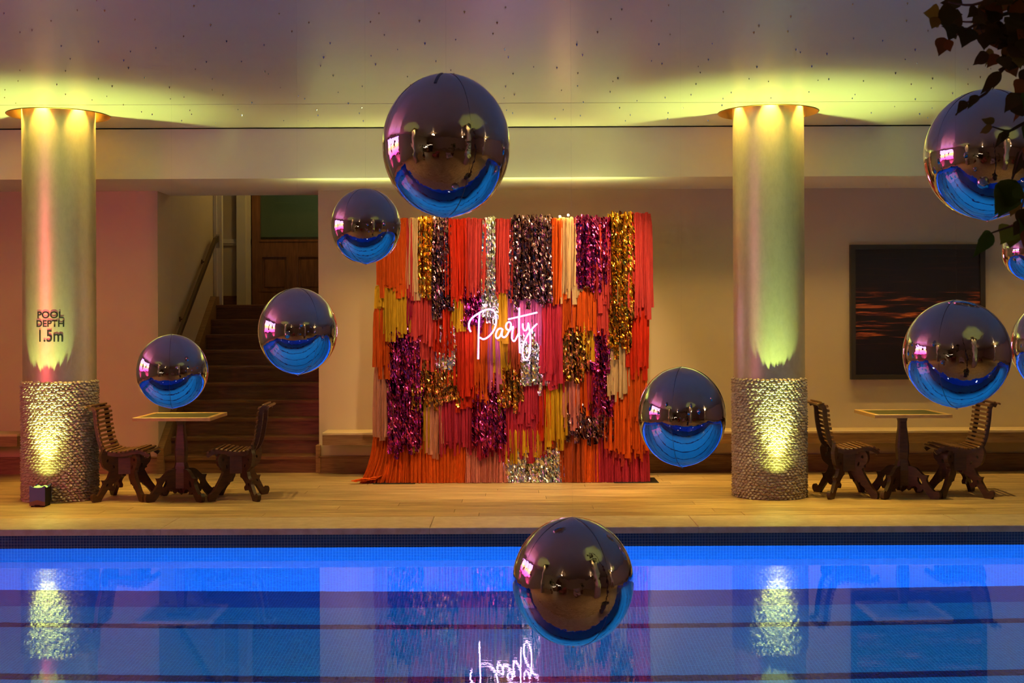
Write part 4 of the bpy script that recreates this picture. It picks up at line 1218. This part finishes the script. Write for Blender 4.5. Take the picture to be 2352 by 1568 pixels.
# ------------------------------------------------------------------ near side columns and furniture mirrored in the balloons
for cx, lab in ((-4.156, 'lamplit near column mirrored left of centre in the balloons'), (2.36, 'lamplit near column mirrored right of centre in the balloons'), (8.88, 'outermost lamplit near column mirrored at the right of the balloons')):
    e = empty('near_column', (cx, 0.2, 0)); tag(e, lab, 'column')
    MB().lathe([(SH_R, 0), (SH_R, CEIL)], 32, cap=False).build('shaft', M['column'], e, True)
    MB().lathe([(SL_R + 0.012, 0), (SL_R + 0.012, 1.08), (SH_R, 1.085)], 32, cap=False).build('sleeve', M['scales'], e, True, 40)
    MB().lathe([(0.46, CEIL - 0.03), (0.46, CEIL), (0.33, CEIL)], 32, cap=False).lathe([(0.46, CEIL - 0.03), (0.44, CEIL - 0.03), (0.44, CEIL)], 32, cap=False).build('brass_ring', M['brass'], e, True, 40)
    for k in range(2):
        a = R(90 + (k - 0.5) * 80)
        lamp('downlight_lamp', 'SPOT', (0.40 * math.cos(a), 0.40 * math.sin(a), CEIL - 0.05), 55, (1.0, 0.64, 0.22), parent=e, size=0.02, spot=85, blend=0.8)
    lamp('column_uplight_lamp', 'SPOT', (0, 0.55, 0.12), 160, (0.8, 1.0, 0.18), parent=e, target=None, size=0.02, spot=46, blend=0.5).rotation_euler = (R(180 - 4), 0, 0)

br = empty('bar_counter', (-6.0, -5.6, 0)); tag(br, 'dark bar counter with a lit bottle shelf across the terrace', 'bar')
br.rotation_euler = (0, 0, R(30))
MB().bbox(-1.9, 1.9, -0.35, 0.35, 1.02, 1.08).build('counter_top', M['chair_wood'], br)
MB().box(-1.8, 1.8, -0.28, 0.25, 0, 1.02).build('counter_body', M['stair_wood'], br)
MB().box(-1.85, 1.85, 0.26, 0.30, 0.94, 1.0).build('light_strip', M['bar_glow'], br)
MB().box(-1.9, 1.9, -1.3, -1.0, 1.2, 1.25).box(-1.9, 1.9, -1.35, -1.3, 0.0, 2.4).build('back_shelf', M['stair_wood'], br)
MB().box(-1.85, 1.85, -1.29, -1.27, 1.26, 1.32).build('shelf_light', M['bar_glow'], br)
M['bottle'] = principled('amber_bottle', (0.35, 0.16, 0.03), 0.1, 0.3)
bm_ = MB().lathe([(0.04, 0), (0.04, 0.18), (0.015, 0.24), (0.015, 0.32)], 10).mesh('bottle', True)
for k in range(6):
    lx, ly = -1.5 + k * 0.6, -1.15
    a = R(30)
    tag(link('bottle', bm_, M['bottle'], None, (-6.0 + lx * math.cos(a) - ly * math.sin(a), -5.6 + lx * math.sin(a) + ly * math.cos(a), 1.25)), 'amber bottle on the bar shelf, ' + ['at the end by the wall', 'second from the wall end', 'third from the wall end', 'fourth from the wall end', 'fifth from the wall end', 'at the terrace end'][k], 'bottle', 'bottles behind the bar')
M['sofa'] = principled('cream_upholstery', (0.55, 0.46, 0.36), 0.8)
M['sofa_red'] = principled('rust_upholstery', (0.36, 0.10, 0.05), 0.8)
def armchair(x, y, rz, mat, label):
    e = empty('armchair', (x, y, 0), rz); tag(e, label, 'armchair')
    MB().bbox(-0.33, 0.33, -0.33, 0.33, 0.18, 0.44, 0.04).build('seat_cushion', mat, e, True, 60)
    MB().bbox(-0.42, 0.42, -0.45, -0.31, 0.12, 0.86, 0.05).build('backrest', mat, e, True, 60)
    for s_ in (-1, 1):
        MB().bbox(min(s_ * 0.33, s_ * 0.44), max(s_ * 0.33, s_ * 0.44), -0.33, 0.36, 0.12, 0.60, 0.04).build('armrest', mat, e, True, 60)
        for yy_ in (-0.38, 0.3):
            MB().lathe([(0.018, 0), (0.025, 0.13)], 8, s_ * 0.36, yy_).build('leg', M['chair_wood'], e)
armchair(0.5, -1.6, R(-10), M['sofa'], 'cream armchair on the terrace nearest the camera')
armchair(-1.6, -2.0, R(25), M['sofa_red'], 'rust red armchair on the terrace towards the bar')
armchair(4.6, -1.8, R(-30), M['sofa_red'], 'rust red armchair on the terrace towards the right end')
M['pot'] = principled('terracotta_pot', (0.30, 0.13, 0.07), 0.7)
def palm(x, y, label, seed):
    r = random.Random(seed)
    e = empty('potted_palm', (x, y, 0)); tag(e, label, 'plant')
    MB().lathe([(0.17, 0), (0.25, 0.42), (0.27, 0.45), (0.22, 0.45), (0.2, 0.38), (0.0001, 0.38)], 20).build('pot', M['pot'], e, True, 40)
    MB().tube([(0, 0, 0.38), (0.03, 0.02, 1.0), (0.0, 0.0, 1.6)], [0.04, 0.03, 0.02], 8).build('stem', M['bark'], e, True)
    for k in range(26):
        a = r.uniform(0, 6.28); L = r.uniform(0.45, 0.8); up = r.uniform(0.1, 0.9); z0 = r.uniform(1.2, 1.7)
        v = []
        for i in range(7):
            s_ = i / 6
            rr = L * s_; z = z0 + up * L * s_ - 0.7 * L * s_ * s_
            wv = 0.07 * math.sin(math.pi * (0.08 + 0.92 * s_)) + 0.002
            v += [(rr * math.cos(a) - wv * math.sin(a), rr * math.sin(a) + wv * math.cos(a), z), (rr * math.cos(a) + wv * math.sin(a), rr * math.sin(a) - wv * math.cos(a), z)]
        MB().add(v, [(2 * i, 2 * i + 1, 2 * i + 3, 2 * i + 2) for i in range(6)]).build('frond', LM[3], e, True)
palm(1.5, -2.9, 'potted palm on the terrace beside the cream armchair', 3)
palm(-3.4, -1.2, 'potted palm on the terrace beside the near left column', 5)
